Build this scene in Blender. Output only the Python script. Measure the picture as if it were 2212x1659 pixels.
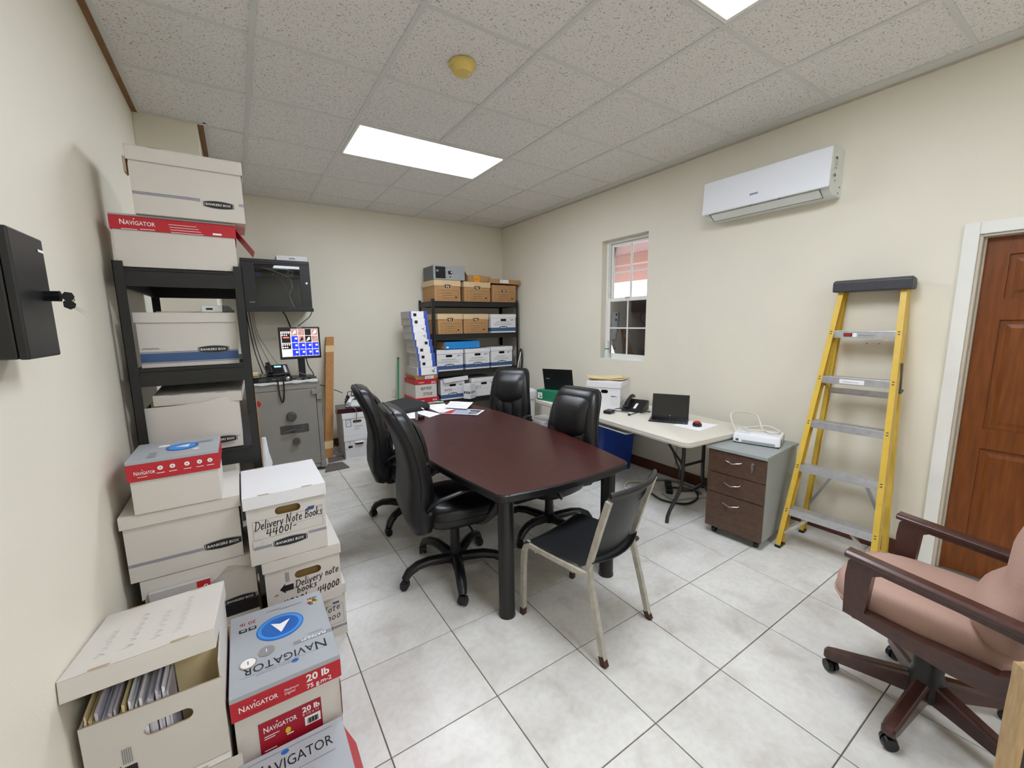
import bpy, bmesh, math, random
from math import sin, cos, pi, radians as rad
from mathutils import Vector, Matrix
from mathutils.geometry import tessellate_polygon

for o in list(bpy.data.objects):
    bpy.data.objects.remove(o)
random.seed(7)
SC = bpy.context.scene
COL = SC.collection

# ------------------------------------------------------------------ camera, world, exposure
CEIL = 3.026
XL, XR, YB, YF = -0.462, 3.569, 5.676, -2.6      # left, right, back wall, wall behind the viewer
cam = bpy.data.cameras.new('camera')
cam.sensor_fit = 'HORIZONTAL'
cam.sensor_width = 36.0
cam.lens = 891.61 / 2212.0 * 36.0
cam.clip_start = 0.02
cam_o = bpy.data.objects.new('camera', cam)
COL.objects.link(cam_o)
a_, b_, c_ = -0.581387, -0.148128, 0.01285
Rm = Matrix.Rotation(a_, 3, 'Z') @ Matrix.Rotation(b_, 3, 'X') @ Matrix.Rotation(c_, 3, 'Y')
right, fwd, up = Rm.col[0], Rm.col[1], Rm.col[2]
cam_o.matrix_world = Matrix(((right[0], up[0], -fwd[0], 0.0), (right[1], up[1], -fwd[1], 0.0),
                             (right[2], up[2], -fwd[2], 1.58157), (0, 0, 0, 1)))
SC.camera = cam_o

SC.view_settings.view_transform = 'Standard'
SC.view_settings.look = 'None'
SC.view_settings.gamma = 1.0
SC.view_settings.use_curve_mapping = False
SC.view_settings.exposure = 0.5
SC.cycles.use_denoising = True
SC.cycles.max_bounces = 8
SC.cycles.diffuse_bounces = 5
SC.cycles.sample_clamp_indirect = 6.0

LAMP = 14.0          # radiance of the fluorescent diffusers
SKY = 3.0            # overcast bright daylight outside

world = bpy.data.worlds.new('daylight')
SC.world = world
world.use_nodes = True
bg = world.node_tree.nodes['Background']
bg.inputs[0].default_value = (0.93, 0.96, 1.0, 1)
bg.inputs[1].default_value = SKY

# ------------------------------------------------------------------ materials
def lin(c):
    if isinstance(c, str):
        c = c.lstrip('#')
        c = [int(c[i:i + 2], 16) / 255 for i in (0, 2, 4)]
    return tuple(x / 12.92 if x <= 0.04045 else ((x + 0.055) / 1.055) ** 2.4 for x in c)

def mat(name, col, rough=0.6, metal=0.0, spec=0.5, noise=None, bump=None, stretch=None, coat=0.0, emit=0.0, emitcol=None, col2=None):
    """noise=(scale, contrast, detail)  bump=(scale, strength)"""
    m = bpy.data.materials.new(name)
    m.use_nodes = True
    nt = m.node_tree
    p = nt.nodes['Principled BSDF']
    c = (*lin(col), 1)
    p.inputs['Base Color'].default_value = c
    p.inputs['Roughness'].default_value = rough
    p.inputs['Metallic'].default_value = metal
    p.inputs['Specular IOR Level'].default_value = spec
    if coat:
        p.inputs['Coat Weight'].default_value = coat
        p.inputs['Coat Roughness'].default_value = 0.12
    if emit:
        p.inputs['Emission Color'].default_value = (*lin(emitcol or col), 1)
        p.inputs['Emission Strength'].default_value = emit
    vec = None
    if noise or bump:
        tc = nt.nodes.new('ShaderNodeTexCoord')
        mp = nt.nodes.new('ShaderNodeMapping')
        if stretch:
            mp.inputs['Scale'].default_value = stretch
        nt.links.new(tc.outputs['Object'], mp.inputs['Vector'])
        vec = mp.outputs['Vector']
    if noise:
        n = nt.nodes.new('ShaderNodeTexNoise')
        n.inputs['Scale'].default_value = noise[0]
        n.inputs['Detail'].default_value = noise[2] if len(noise) > 2 else 5
        nt.links.new(vec, n.inputs['Vector'])
        r = nt.nodes.new('ShaderNodeValToRGB')
        r.color_ramp.elements[0].position = 0.3
        r.color_ramp.elements[1].position = 0.7
        k = noise[1]
        d = lin(col2) if col2 else tuple(x * (1 - k) for x in c[:3])
        r.color_ramp.elements[0].color = (*d, 1)
        r.color_ramp.elements[1].color = tuple(min(1, x * (1 + (0 if col2 else k * 0.5))) for x in c[:3]) + (1,)
        nt.links.new(n.outputs['Fac'], r.inputs['Fac'])
        nt.links.new(r.outputs['Color'], p.inputs['Base Color'])
    if bump:
        n2 = nt.nodes.new('ShaderNodeTexNoise')
        n2.inputs['Scale'].default_value = bump[0]
        n2.inputs['Detail'].default_value = 4
        nt.links.new(vec, n2.inputs['Vector'])
        b = nt.nodes.new('ShaderNodeBump')
        b.inputs['Strength'].default_value = bump[1]
        b.inputs['Distance'].default_value = 0.002
        nt.links.new(n2.outputs['Fac'], b.inputs['Height'])
        nt.links.new(b.outputs['Normal'], p.inputs['Normal'])
    return m

WALL = mat('wall paint', '#e6e0d0', 0.55, spec=0.25, noise=(1.3, 0.03), bump=(140, 0.25))
TRIMW = mat('white gloss paint', '#e9e8e2', 0.35, noise=(6, 0.03))
JAMB = mat('grey beige jamb paint', '#c3b9a8', 0.45, noise=(20, 0.1), stretch=(1, 1, .1))
BROWN = mat('brown timber strip', '#8a6239', 0.6, noise=(9, 0.25), stretch=(6, 1, 6))
DOORW = mat('varnished door timber', '#784012', 0.42, noise=(7, 0.3, 8), stretch=(7, 7, .7), spec=0.4)
BASEB = mat('dark red timber skirting', '#5e3423', 0.4, noise=(10, 0.25), stretch=(5, .6, 5))
GRID = mat('ceiling grid white metal', '#d6d6d2', 0.4)
GROUT = mat('dark grout', '#6d6259', 0.9, noise=(30, 0.2))
CARD = mat('white cardboard', '#d3cdc5', 0.7, noise=(4, 0.035), bump=(60, 0.12), spec=0.3)
CARDW = mat('bright white cardboard', '#e6e5e6', 0.62, noise=(4, 0.02), spec=0.3)
CARDE = mat('cardboard raw edge', '#b59b7c', 0.85)
CARDIN = mat('kraft inside of box', '#a3834f', 0.85, noise=(12, .12))
KRAFT = mat('kraft cardboard', '#b48a5c', 0.78, noise=(9, 0.08), bump=(50, .1))
KRAFTL = mat('light kraft lid', '#d9bd93', 0.78, noise=(9, 0.05))
KRAFTP = mat('kraft print brown', '#84582f', 0.8)
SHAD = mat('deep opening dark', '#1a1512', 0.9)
INK = mat('black marker ink', '#16151a', 0.6)
INKB = mat('blue print ink', '#35487e', 0.6)
INKG = mat('grey print ink', '#8b8a90', 0.7)
PENCIL = mat('pencil scribble', '#b3b0ad', 0.8)
BADGE = mat('black badge print', '#1d1b1c', 0.5)
BADGET = mat('badge lettering grey', '#d9d7d6', 0.6)
BANDB = mat('blue band print', '#3d5a86', 0.6, noise=(20, .06))
RED = mat('red carton print', '#bb1f2c', 0.5, noise=(8, .04))
REDL = mat('deep red sticker', '#a5162c', 0.5)
SILV = mat('silver grey carton print', '#a9acb1', 0.42, noise=(6, .04), spec=.5)
WHITEP = mat('white print', '#f2efee', 0.55)
BLUED = mat('blue disc print', '#1f6fc4', 0.45, noise=(8, .25), col2='#1550a0')
BLUEL = mat('light blue disc rim print', '#3d8fe0', 0.45)
TAPE = mat('clear packing tape', '#c9ccd0', 0.15, spec=.6)
YEL = mat('yellow print', '#e8c520', 0.5)
GRN = mat('green print', '#2f9a45', 0.5)
GOLD = mat('gold seal print', '#a3987c', 0.5)
BLACKM = mat('black powder coated steel', '#181818', 0.45, noise=(60, .1), spec=.5)
BLACKS = mat('dark steel shelf board', '#211e1e', 0.6, noise=(30, .1))
BLACKP = mat('black plastic', '#121214', 0.38, spec=.5)
BLACKG = mat('glossy black plastic', '#0e0f11', 0.12, spec=.6)
LEATH = mat('black leather', '#121214', 0.34, spec=.5, bump=(180, .35), noise=(30, .1))
LEATHS = mat('charcoal leather shell', '#1b1a1c', 0.5, spec=.35, bump=(200, .3), noise=(30, .08))
MAHOG = mat('mahogany laminate', '#401a17', 0.36, noise=(6, 0.32, 9), stretch=(7, .7, 1), spec=.3, coat=.06)
EDGE = mat('black table edging', '#161617', 0.35)
CHROME = mat('brushed chrome', '#d3d3d3', 0.22, metal=1)
STEELG = mat('worn grey paint steel', '#b9b5a8', 0.45, noise=(25, .2), metal=.2)
RUST = mat('rusty foot', '#4a2f25', 0.8, noise=(60, .4))
PLBLK = mat('charcoal moulded plastic', '#232426', 0.42, noise=(80, .08), bump=(300, .2))
BEIGEPL = mat('pale beige blow moulded top', '#d8d2c6', 0.5, noise=(120, .05), bump=(200, .15))
LEGBLK = mat('dark painted tube', '#2a2826', 0.4)
WALN = mat('walnut laminate', '#573f31', 0.45, noise=(5, .3, 9), stretch=(6, .7, 7))
GREYL = mat('grey laminate', '#9a9f9d', 0.5, noise=(90, .04))
ALUM = mat('aluminium', '#c9cace', 0.38, metal=.75, noise=(30, .12), stretch=(1, .1, 1))
YELF = mat('yellow fibreglass', '#d9b546', 0.42, noise=(18, .08), spec=.45)
CAPB = mat('ladder cap dark plastic', '#3c3c42', 0.5, noise=(60, .1))
WOODD = mat('dark stained chair wood', '#482a23', 0.33, noise=(9, .25), stretch=(1, 5, 5), coat=.2)
PINK = mat('dusty pink upholstery', '#ba988a', 0.85, spec=.2, noise=(220, .07), bump=(300, .3))
SAFEG = mat('taupe grey safe paint', '#908b84', 0.5, noise=(5, .05), bump=(90, .08))
SAFED = mat('dark grey knob', '#4e4a49', 0.35, noise=(30, .1))
PINE = mat('planed orange timber', '#b9803f', 0.6, noise=(7, .2, 7), stretch=(9, 9, .8))
MASK = mat('masking tape', '#e0c491', 0.7)
ACW = mat('glossy white plastic', '#eceef3', 0.13, spec=.5)
ACS = mat('satin white plastic', '#dfe2df', 0.4)
SMOKE = mat('yellowed plastic', '#d9c069', 0.5)
BLUEBIN = mat('blue plastic bin', '#1c3f9c', 0.45)
GREENB = mat('green shoebox card', '#1f7a58', 0.6, noise=(6, .05))
PAPER = mat('white paper', '#f3f3f6', 0.7, spec=.2)
MANILA = mat('manila folder', '#e3cf9d', 0.75, noise=(5, .04))
STONE = mat('dark speckled stone', '#6f6863', 0.6, noise=(160, .4))
REDP = mat('red glossy plastic', '#b3211f', 0.25)
MAROON = mat('dark maroon plastic', '#331015', 0.2)
SCRB = mat('screen blue', '#1530d8', 0.4, emit=.75)
SCRW = mat('screen white', '#f6e9e4', 0.4, emit=.8)
SCRK = mat('screen black', '#15090c', 0.3, emit=.1)
SCRP = mat('screen picture pink', '#c79a92', 0.4, emit=.5, noise=(35, .8), col2='#5a3a38')
SCRR = mat('screen red bar', '#e06a63', 0.4, emit=.7)
LCDB = mat('phone display blue', '#9ad0ee', 0.3, emit=.7)
GREYP = mat('grey plastic', '#8d8f91', 0.45)
GREYD = mat('dark grey metal', '#55585a', 0.45)
STRB = mat('silver safe door', '#a9acae', 0.4, metal=.3)
CABLEW = mat('white cable', '#d8d6cc', 0.5)
CABLEG = mat('grey cable', '#77756f', 0.5)
ORANGE = mat('orange sticker', '#ef9a1d', 0.6)
CYAN = mat('bright blue carton', '#1889d6', 0.5)
TEAL = mat('green painted pole', '#2f9a6d', 0.4)
TONB = mat('toner blue print', '#3a57b5', 0.5)
GREYC = mat('grey side of carton', '#bdbab8', 0.7, noise=(8, .08))
BROWNX = mat('dark brown exterior board', '#3a2724', 0.8, noise=(25, .3))
PORCH = mat('porch soffit paint', '#b58f92', 0.8)
PORCHF = mat('porch fascia paint', '#c99f97', 0.8)
GROUND = mat('pale outdoor concrete', '#cfcdc8', 0.9)
FUZZ = mat('tan fibre edge', '#b89b72', 0.95, noise=(90, .2), stretch=(1, 1, .15), bump=(120, .5))
DARKBD = mat('dark brown board', '#2a1c16', 0.6)
MICW = mat('ivory plastic', '#ddd7c6', 0.4)
DUST = mat('grimy white cloth', '#d7d8d3', 0.85, noise=(30, .1))

def tile_floor_mat():
    m = mat('pale stone look floor tile', '#d4d0c9', 0.34, spec=0.45)
    nt = m.node_tree; p = nt.nodes['Principled BSDF']
    tc = nt.nodes.new('ShaderNodeTexCoord'); oi = nt.nodes.new('ShaderNodeObjectInfo')
    sc = nt.nodes.new('ShaderNodeVectorMath'); sc.operation = 'SCALE'
    comb = nt.nodes.new('ShaderNodeCombineXYZ')
    mul = nt.nodes.new('ShaderNodeMath'); mul.operation = 'MULTIPLY'; mul.inputs[1].default_value = 37.0
    nt.links.new(oi.outputs['Random'], mul.inputs[0])
    for i in range(3):
        nt.links.new(mul.outputs[0], comb.inputs[i])
    add = nt.nodes.new('ShaderNodeVectorMath'); add.operation = 'ADD'
    nt.links.new(tc.outputs['Object'], add.inputs[0]); nt.links.new(comb.outputs[0], add.inputs[1])
    n1 = nt.nodes.new('ShaderNodeTexNoise'); n1.inputs['Scale'].default_value = 5.5; n1.inputs['Detail'].default_value = 6; n1.inputs['Distortion'].default_value = .5
    n2 = nt.nodes.new('ShaderNodeTexNoise'); n2.inputs['Scale'].default_value = 38; n2.inputs['Detail'].default_value = 5
    nt.links.new(add.outputs[0], n1.inputs['Vector']); nt.links.new(add.outputs[0], n2.inputs['Vector'])
    r1 = nt.nodes.new('ShaderNodeValToRGB')
    e = r1.color_ramp.elements
    e[0].position = .25; e[0].color = (*lin('#cbc5bd'), 1)
    e[1].position = .66; e[1].color = (*lin('#e4e2dd'), 1)
    x = e.new(.45); x.color = (*lin('#dcd9d3'), 1)
    nt.links.new(n1.outputs['Fac'], r1.inputs['Fac'])
    r2 = nt.nodes.new('ShaderNodeValToRGB')
    r2.color_ramp.elements[0].position = .3; r2.color_ramp.elements[0].color = (.92, .915, .91, 1)
    r2.color_ramp.elements[1].position = .6; r2.color_ramp.elements[1].color = (1, 1, 1, 1)
    nt.links.new(n2.outputs['Fac'], r2.inputs['Fac'])
    mx = nt.nodes.new('ShaderNodeMix'); mx.data_type = 'RGBA'; mx.blend_type = 'MULTIPLY'; mx.inputs[0].default_value = 1
    nt.links.new(r1.outputs['Color'], mx.inputs[6]); nt.links.new(r2.outputs['Color'], mx.inputs[7])
    nt.links.new(mx.outputs[2], p.inputs['Base Color'])
    return m

def ceiling_tile_mat():
    m = mat('fissured mineral ceiling tile', '#cfccc8', 0.9, spec=.1)
    nt = m.node_tree; p = nt.nodes['Principled BSDF']
    tc = nt.nodes.new('ShaderNodeTexCoord')
    geo = nt.nodes.new('ShaderNodeNewGeometry')
    n = nt.nodes.new('ShaderNodeTexNoise'); n.inputs['Scale'].default_value = 105; n.inputs['Detail'].default_value = 3; n.inputs['Distortion'].default_value = 1.2
    nt.links.new(geo.outputs['Position'], n.inputs['Vector'])
    r = nt.nodes.new('ShaderNodeValToRGB')
    r.color_ramp.elements[0].position = .33; r.color_ramp.elements[0].color = (*lin('#8f8b85'), 1)
    r.color_ramp.elements[1].position = .42; r.color_ramp.elements[1].color = (*lin('#e9e6e2'), 1)
    nt.links.new(n.outputs['Fac'], r.inputs['Fac'])
    nt.links.new(r.outputs['Color'], p.inputs['Base Color'])
    b = nt.nodes.new('ShaderNodeBump'); b.inputs['Strength'].default_value = .35; b.inputs['Distance'].default_value = .003
    nt.links.new(n.outputs['Fac'], b.inputs['Height']); nt.links.new(b.outputs['Normal'], p.inputs['Normal'])
    return m

def glass_mat(name, tint, refl=.08, dark=0.0, rough=.02):
    m = bpy.data.materials.new(name); m.use_nodes = True
    nt = m.node_tree; nt.nodes.clear()
    out = nt.nodes.new('ShaderNodeOutputMaterial')
    tr = nt.nodes.new('ShaderNodeBsdfTransparent'); tr.inputs[0].default_value = (*tint, 1)
    gl = nt.nodes.new('ShaderNodeBsdfGlossy'); gl.inputs['Roughness'].default_value = rough
    mx = nt.nodes.new('ShaderNodeMixShader'); fr = nt.nodes.new('ShaderNodeFresnel'); fr.inputs[0].default_value = 1.45
    nt.links.new(fr.outputs[0], mx.inputs[0]); nt.links.new(tr.outputs[0], mx.inputs[1]); nt.links.new(gl.outputs[0], mx.inputs[2])
    nt.links.new(mx.outputs[0], out.inputs[0])
    return m

FTILE = tile_floor_mat()
CTILE = ceiling_tile_mat()
GLASS = glass_mat('window glass', (.93, .95, .95))
SMOKEGL = glass_mat('smoked glass', (.62, .64, .64))
DIFF = mat('fluorescent diffuser', '#ffffff', 0.4, emit=LAMP)
DIFF.node_tree.nodes['Principled BSDF'].inputs['Emission Color'].default_value = (.93, 1.0, 1.11, 1)

# ------------------------------------------------------------------ geometry helpers
class G:
    def __init__(s, T=None):
        s.v = []; s.f = []; s.m = []; s.T = T or Matrix.Identity(4)
    def add(s, vs, fs, mi=0):
        o = len(s.v)
        s.v += [tuple(s.T @ Vector(p)) for p in vs]
        for f in fs:
            s.f.append([o + i for i in f]); s.m.append(mi)
    def box(s, a, b, mi=0):
        (x0, y0, z0), (x1, y1, z1) = a, b
        s.add([(x0, y0, z0), (x1, y0, z0), (x1, y1, z0), (x0, y1, z0), (x0, y0, z1), (x1, y0, z1), (x1, y1, z1), (x0, y1, z1)],
              [(0, 3, 2, 1), (4, 5, 6, 7), (0, 1, 5, 4), (1, 2, 6, 5), (2, 3, 7, 6), (3, 0, 4, 7)], mi)
    def hexa(s, p, mi=0):     # 8 corners, bottom four then top four
        s.add(p, [(0, 3, 2, 1), (4, 5, 6, 7), (0, 1, 5, 4), (1, 2, 6, 5), (2, 3, 7, 6), (3, 0, 4, 7)], mi)
    def loft(s, rings, mi=0, cap=True, closed=True):
        n = len(rings[0]); vs = [p for r in rings for p in r]; fs = []
        for i in range(len(rings) - 1):
            for j in range(n if closed else n - 1):
                k = (j + 1) % n
                fs.append((i * n + j, i * n + k, (i + 1) * n + k, (i + 1) * n + j))
        if cap and closed:
            fs.append(tuple(reversed(range(n)))); fs.append(tuple(range((len(rings) - 1) * n, len(rings) * n)))
        s.add(vs, fs, mi)
    def tube(s, pts, r, n=8, mi=0, squash=None, upv=(0, 0, 1), square=False):
        pts = [Vector(p) for p in pts]; rings = []
        N = len(pts)
        rs = r if isinstance(r, (list, tuple)) else [r] * N
        prev = None
        for i, p in enumerate(pts):
            t = (pts[min(i + 1, N - 1)] - pts[max(i - 1, 0)]).normalized()
            if prev is None:
                u = Vector(upv)
                if abs(u.dot(t)) > .95: u = Vector((1, 0, 0))
                u = (u - t * u.dot(t)).normalized()
            else:
                u = (prev - t * prev.dot(t)).normalized()
            prev = u; w = t.cross(u)
            sq = squash or (1, 1)
            if square:
                ring = [p + u * rs[i] * sq[0] * a + w * rs[i] * sq[1] * b for a, b in ((1, 1), (-1, 1), (-1, -1), (1, -1))]
            else:
                ring = [p + u * rs[i] * sq[0] * cos(2 * pi * k / n) + w * rs[i] * sq[1] * sin(2 * pi * k / n) for k in range(n)]
            rings.append(ring)
        s.loft(rings, mi)
    def cyl(s, p0, p1, r0, r1=None, n=16, mi=0):
        s.tube([p0, p1], [r0, r0 if r1 is None else r1], n, mi)
    def lathe(s, prof, c=(0, 0, 0), n=20, mi=0, axis='z'):
        rings = []
        for r, h in prof:
            ring = []
            for k in range(n):
                x, y = max(r, 1e-4) * cos(2 * pi * k / n), max(r, 1e-4) * sin(2 * pi * k / n)
                q = {'z': (x, y, h), 'x': (h, x, y), 'y': (y, h, x)}[axis]
                ring.append((c[0] + q[0], c[1] + q[1], c[2] + q[2]))
            rings.append(ring)
        s.loft(rings, mi)
    def prism(s, poly, o, u, v, h, mi=0):
        """2D polygon in frame (o,u,v) extruded by vector h"""
        o, u, v, h = Vector(o), Vector(u), Vector(v), Vector(h)
        a = [o + u * x + v * y for x, y in poly]; n = len(a)
        s.add(a + [p + h for p in a], [tuple(reversed(range(n))), tuple(range(n, 2 * n))] +
              [(i, (i + 1) % n, n + (i + 1) % n, n + i) for i in range(n)], mi)
    def plate(s, outer, holes, o, u, v, mi=0, back=None, mi_edge=None):
        """polygon with holes; back = vector to a second sheet with walls between"""
        o, u, v = Vector(o), Vector(u), Vector(v)
        loops = [outer] + list(holes)
        flat = [p for l in loops for p in l]
        tri = tessellate_polygon([[Vector((x, y, 0)) for x, y in l] for l in loops])
        P3 = [o + u * x + v * y for x, y in flat]
        s.add(P3, [tuple(t) for t in tri], mi)
        if back is not None:
            back = Vector(back)
            Q = [p + back for p in P3]
            s.add(Q, [tuple(reversed(t)) for t in tri], mi)
            i0 = 0
            for l in loops:
                n = len(l)
                for i in range(n):
                    a, b = i0 + i, i0 + (i + 1) % n
                    s.add([P3[a], P3[b], Q[b], Q[a]], [(0, 1, 2, 3)], mi if mi_edge is None else mi_edge)
                i0 += n
    def build(s, name, mats, parent=None, loc=None, bevel=0, smooth=None, bseg=2, rot=None):
        me = bpy.data.meshes.new(name)
        me.from_pydata(s.v, [], s.f)
        for m in (mats if isinstance(mats, (list, tuple)) else [mats]):
            me.materials.append(m)
        me.polygons.foreach_set('material_index', s.m)
        bm = bmesh.new(); bm.from_mesh(me)
        bmesh.ops.recalc_face_normals(bm, faces=bm.faces)
        bm.to_mesh(me); bm.free()
        if smooth:
            me.polygons.foreach_set('use_smooth', [True] * len(me.polygons))
            me.set_sharp_from_angle(angle=rad(smooth))
        ob = bpy.data.objects.new(name, me)
        COL.objects.link(ob)
        if parent is not None: ob.parent = parent
        if loc is not None: ob.location = loc
        if rot is not None: ob.rotation_euler = rot
        if bevel:
            md = ob.modifiers.new('bevel', 'BEVEL'); md.width = bevel; md.segments = bseg; md.limit_method = 'ANGLE'; md.angle_limit = rad(40)
            md.harden_normals = False
        return ob

def rrect(x0, y0, x1, y1, r, n=4):
    out = []
    for cx, cy, a0 in ((x1 - r, y0 + r, -90), (x1 - r, y1 - r, 0), (x0 + r, y1 - r, 90), (x0 + r, y0 + r, 180)):
        for k in range(n + 1):
            a = rad(a0 + 90 * k / n); out.append((cx + r * cos(a), cy + r * sin(a)))
    return out

def tag(o, label, cat, group=None):
    o['label'] = label; o['category'] = cat
    if group: o['group'] = group
    return o
def thing(name, label, cat, loc=(0, 0, 0), rz=0.0, group=None):
    o = bpy.data.objects.new(name, None); COL.objects.link(o)
    o.location = loc; o.rotation_euler = (0, 0, rz); o.empty_display_size = .05
    return tag(o, label, cat, group)
def struct(o):
    o['kind'] = 'structure'; return o
def dup(root, loc, rz, label, group=None):
    kids = {}
    for ob in COL.objects:
        if ob.parent: kids.setdefault(ob.parent, []).append(ob)
    def cp(o, par):
        c = o.copy(); COL.objects.link(c)
        if par is not None: c.parent = par
        for k in kids.get(o, []): cp(k, c)
        return c
    r = cp(root, None); r.location = loc; r.rotation_euler = (0, 0, rz); r['label'] = label
    if group: r['group'] = group
    return r

# ---- flat print: lettering, strokes and shapes on a face
_tc = {}
def text_mesh(t, bold=0.0):
    if (t, bold) in _tc: return _tc[(t, bold)]
    cu = bpy.data.curves.new('t', 'FONT'); cu.body = t; cu.size = 1.0; cu.resolution_u = 2; cu.offset = bold
    ob = bpy.data.objects.new('t', cu); COL.objects.link(ob)
    dg = bpy.context.evaluated_depsgraph_get(); dg.update()
    ev = ob.evaluated_get(dg); me = ev.to_mesh()
    vs = [(v.co.x, v.co.y) for v in me.vertices]; fs = [tuple(p.vertices) for p in me.polygons]
    ev.to_mesh_clear(); bpy.data.objects.remove(ob); bpy.data.curves.remove(cu)
    x0 = min((p[0] for p in vs), default=0); x1 = max((p[0] for p in vs), default=1)
    _tc[(t, bold)] = ([(x - x0, y) for x, y in vs], fs, x1 - x0)
    return _tc[(t, bold)]

HAND = {  # single-stroke marker letters, cap height 1, x height .55
 'D': (.75, [[(.05, .02), (.12, .95)], [(-.05, .93), (.45, .9), (.72, .6), (.6, .2), (.2, 0), (-.08, .03)]]),
 'N': (.8, [[(0, 0), (.08, 1), (.5, .05), (.66, 1.05)]]), 'B': (.62, [[(.08, 0), (.1, 1), (.45, .95), (.48, .65), (.12, .52), (.52, .4), (.5, .08), (.02, 0)]]),
 'O': (.7, [[(.35, 1), (.08, .7), (.1, .2), (.35, 0), (.6, .25), (.6, .75), (.35, 1)]]), 'L': (.55, [[(.08, 1), (.05, 0), (.5, .04)]]),
 'F': (.55, [[(.5, .98), (.08, 1), (.05, 0)], [(.06, .52), (.4, .54)]]), 'I': (.3, [[(.12, 1), (.1, 0)]]), 'E': (.58, [[(.5, 1), (.08, .97), (.06, 0), (.5, .02)], [(.07, .5), (.42, .52)]]),
 'S': (.6, [[(.52, .85), (.3, 1), (.08, .8), (.2, .55), (.48, .4), (.48, .12), (.25, 0), (.02, .12)]]), 'T': (.6, [[(0, 1), (.58, 1)], [(.3, 1), (.27, 0)]]),
 'C': (.6, [[(.55, .85), (.35, 1), (.08, .65), (.1, .2), (.35, 0), (.56, .15)]]), 'K': (.6, [[(.08, 1), (.06, 0)], [(.52, .98), (.08, .45), (.55, 0)]]), 'R': (.62, [[(.08, 0), (.1, 1), (.48, .92), (.46, .6), (.1, .5), (.55, 0)]]),
 'e': (.5, [[(.05, .28), (.42, .34), (.36, .54), (.15, .5), (.05, .25), (.18, .02), (.46, .08)]]), 'l': (.25, [[(.1, 1.02), (.08, .05), (.2, .02)]]), 'i': (.25, [[(.08, .52), (.08, .03), (.18, .05)], [(.1, .74), (.12, .78)]]),
 'v': (.45, [[(.0, .52), (.17, .02), (.42, .56)]]), 'r': (.4, [[(.05, .52), (.08, .02)], [(.07, .35), (.22, .54), (.38, .5)]]), 'y': (.5, [[(.03, .54), (.2, .08)], [(.45, .56), (.22, -.1), (.05, -.38)]]),
 'o': (.48, [[(.24, .54), (.05, .36), (.08, .1), (.24, 0), (.42, .2), (.38, .46), (.2, .54)]]), 't': (.42, [[(.18, .85), (.15, .06), (.3, .02)], [(-.04, .6), (.42, .64)]]), 'k': (.5, [[(.06, 1), (.05, 0)], [(.4, .55), (.07, .24), (.46, .0)]]),
 's': (.42, [[(.38, .46), (.2, .56), (.08, .42), (.32, .24), (.28, .04), (.02, .04)]]), 'n': (.5, [[(.05, .54), (.08, .02)], [(.07, .34), (.25, .54), (.38, .44), (.42, .02)]]), 'b': (.5, [[(.08, 1), (.06, .05), (.34, .02), (.44, .28), (.28, .5), (.07, .36)]]),
 '4': (.58, [[(.12, .95), (.02, .42), (.5, .46)], [(.42, .95), (.38, 0)]]), '0': (.52, [[(.25, .85), (.06, .55), (.1, .12), (.28, .02), (.45, .3), (.4, .75), (.22, .86)]]), '1': (.28, [[(.14, .98), (.08, 0)]]),
 '2': (.52, [[(.05, .75), (.28, .95), (.44, .7), (.05, .02), (.5, .06)]]), '-': (.4, [[(.03, .45), (.34, .5)]]), '3': (.45, [[(.05, .9), (.38, .92), (.16, .55), (.4, .35), (.25, .02), (.02, .1)]]), ' ': (.32, []), '/': (.3, [[(.02, -.1), (.28, 1)]]),
}
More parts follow.
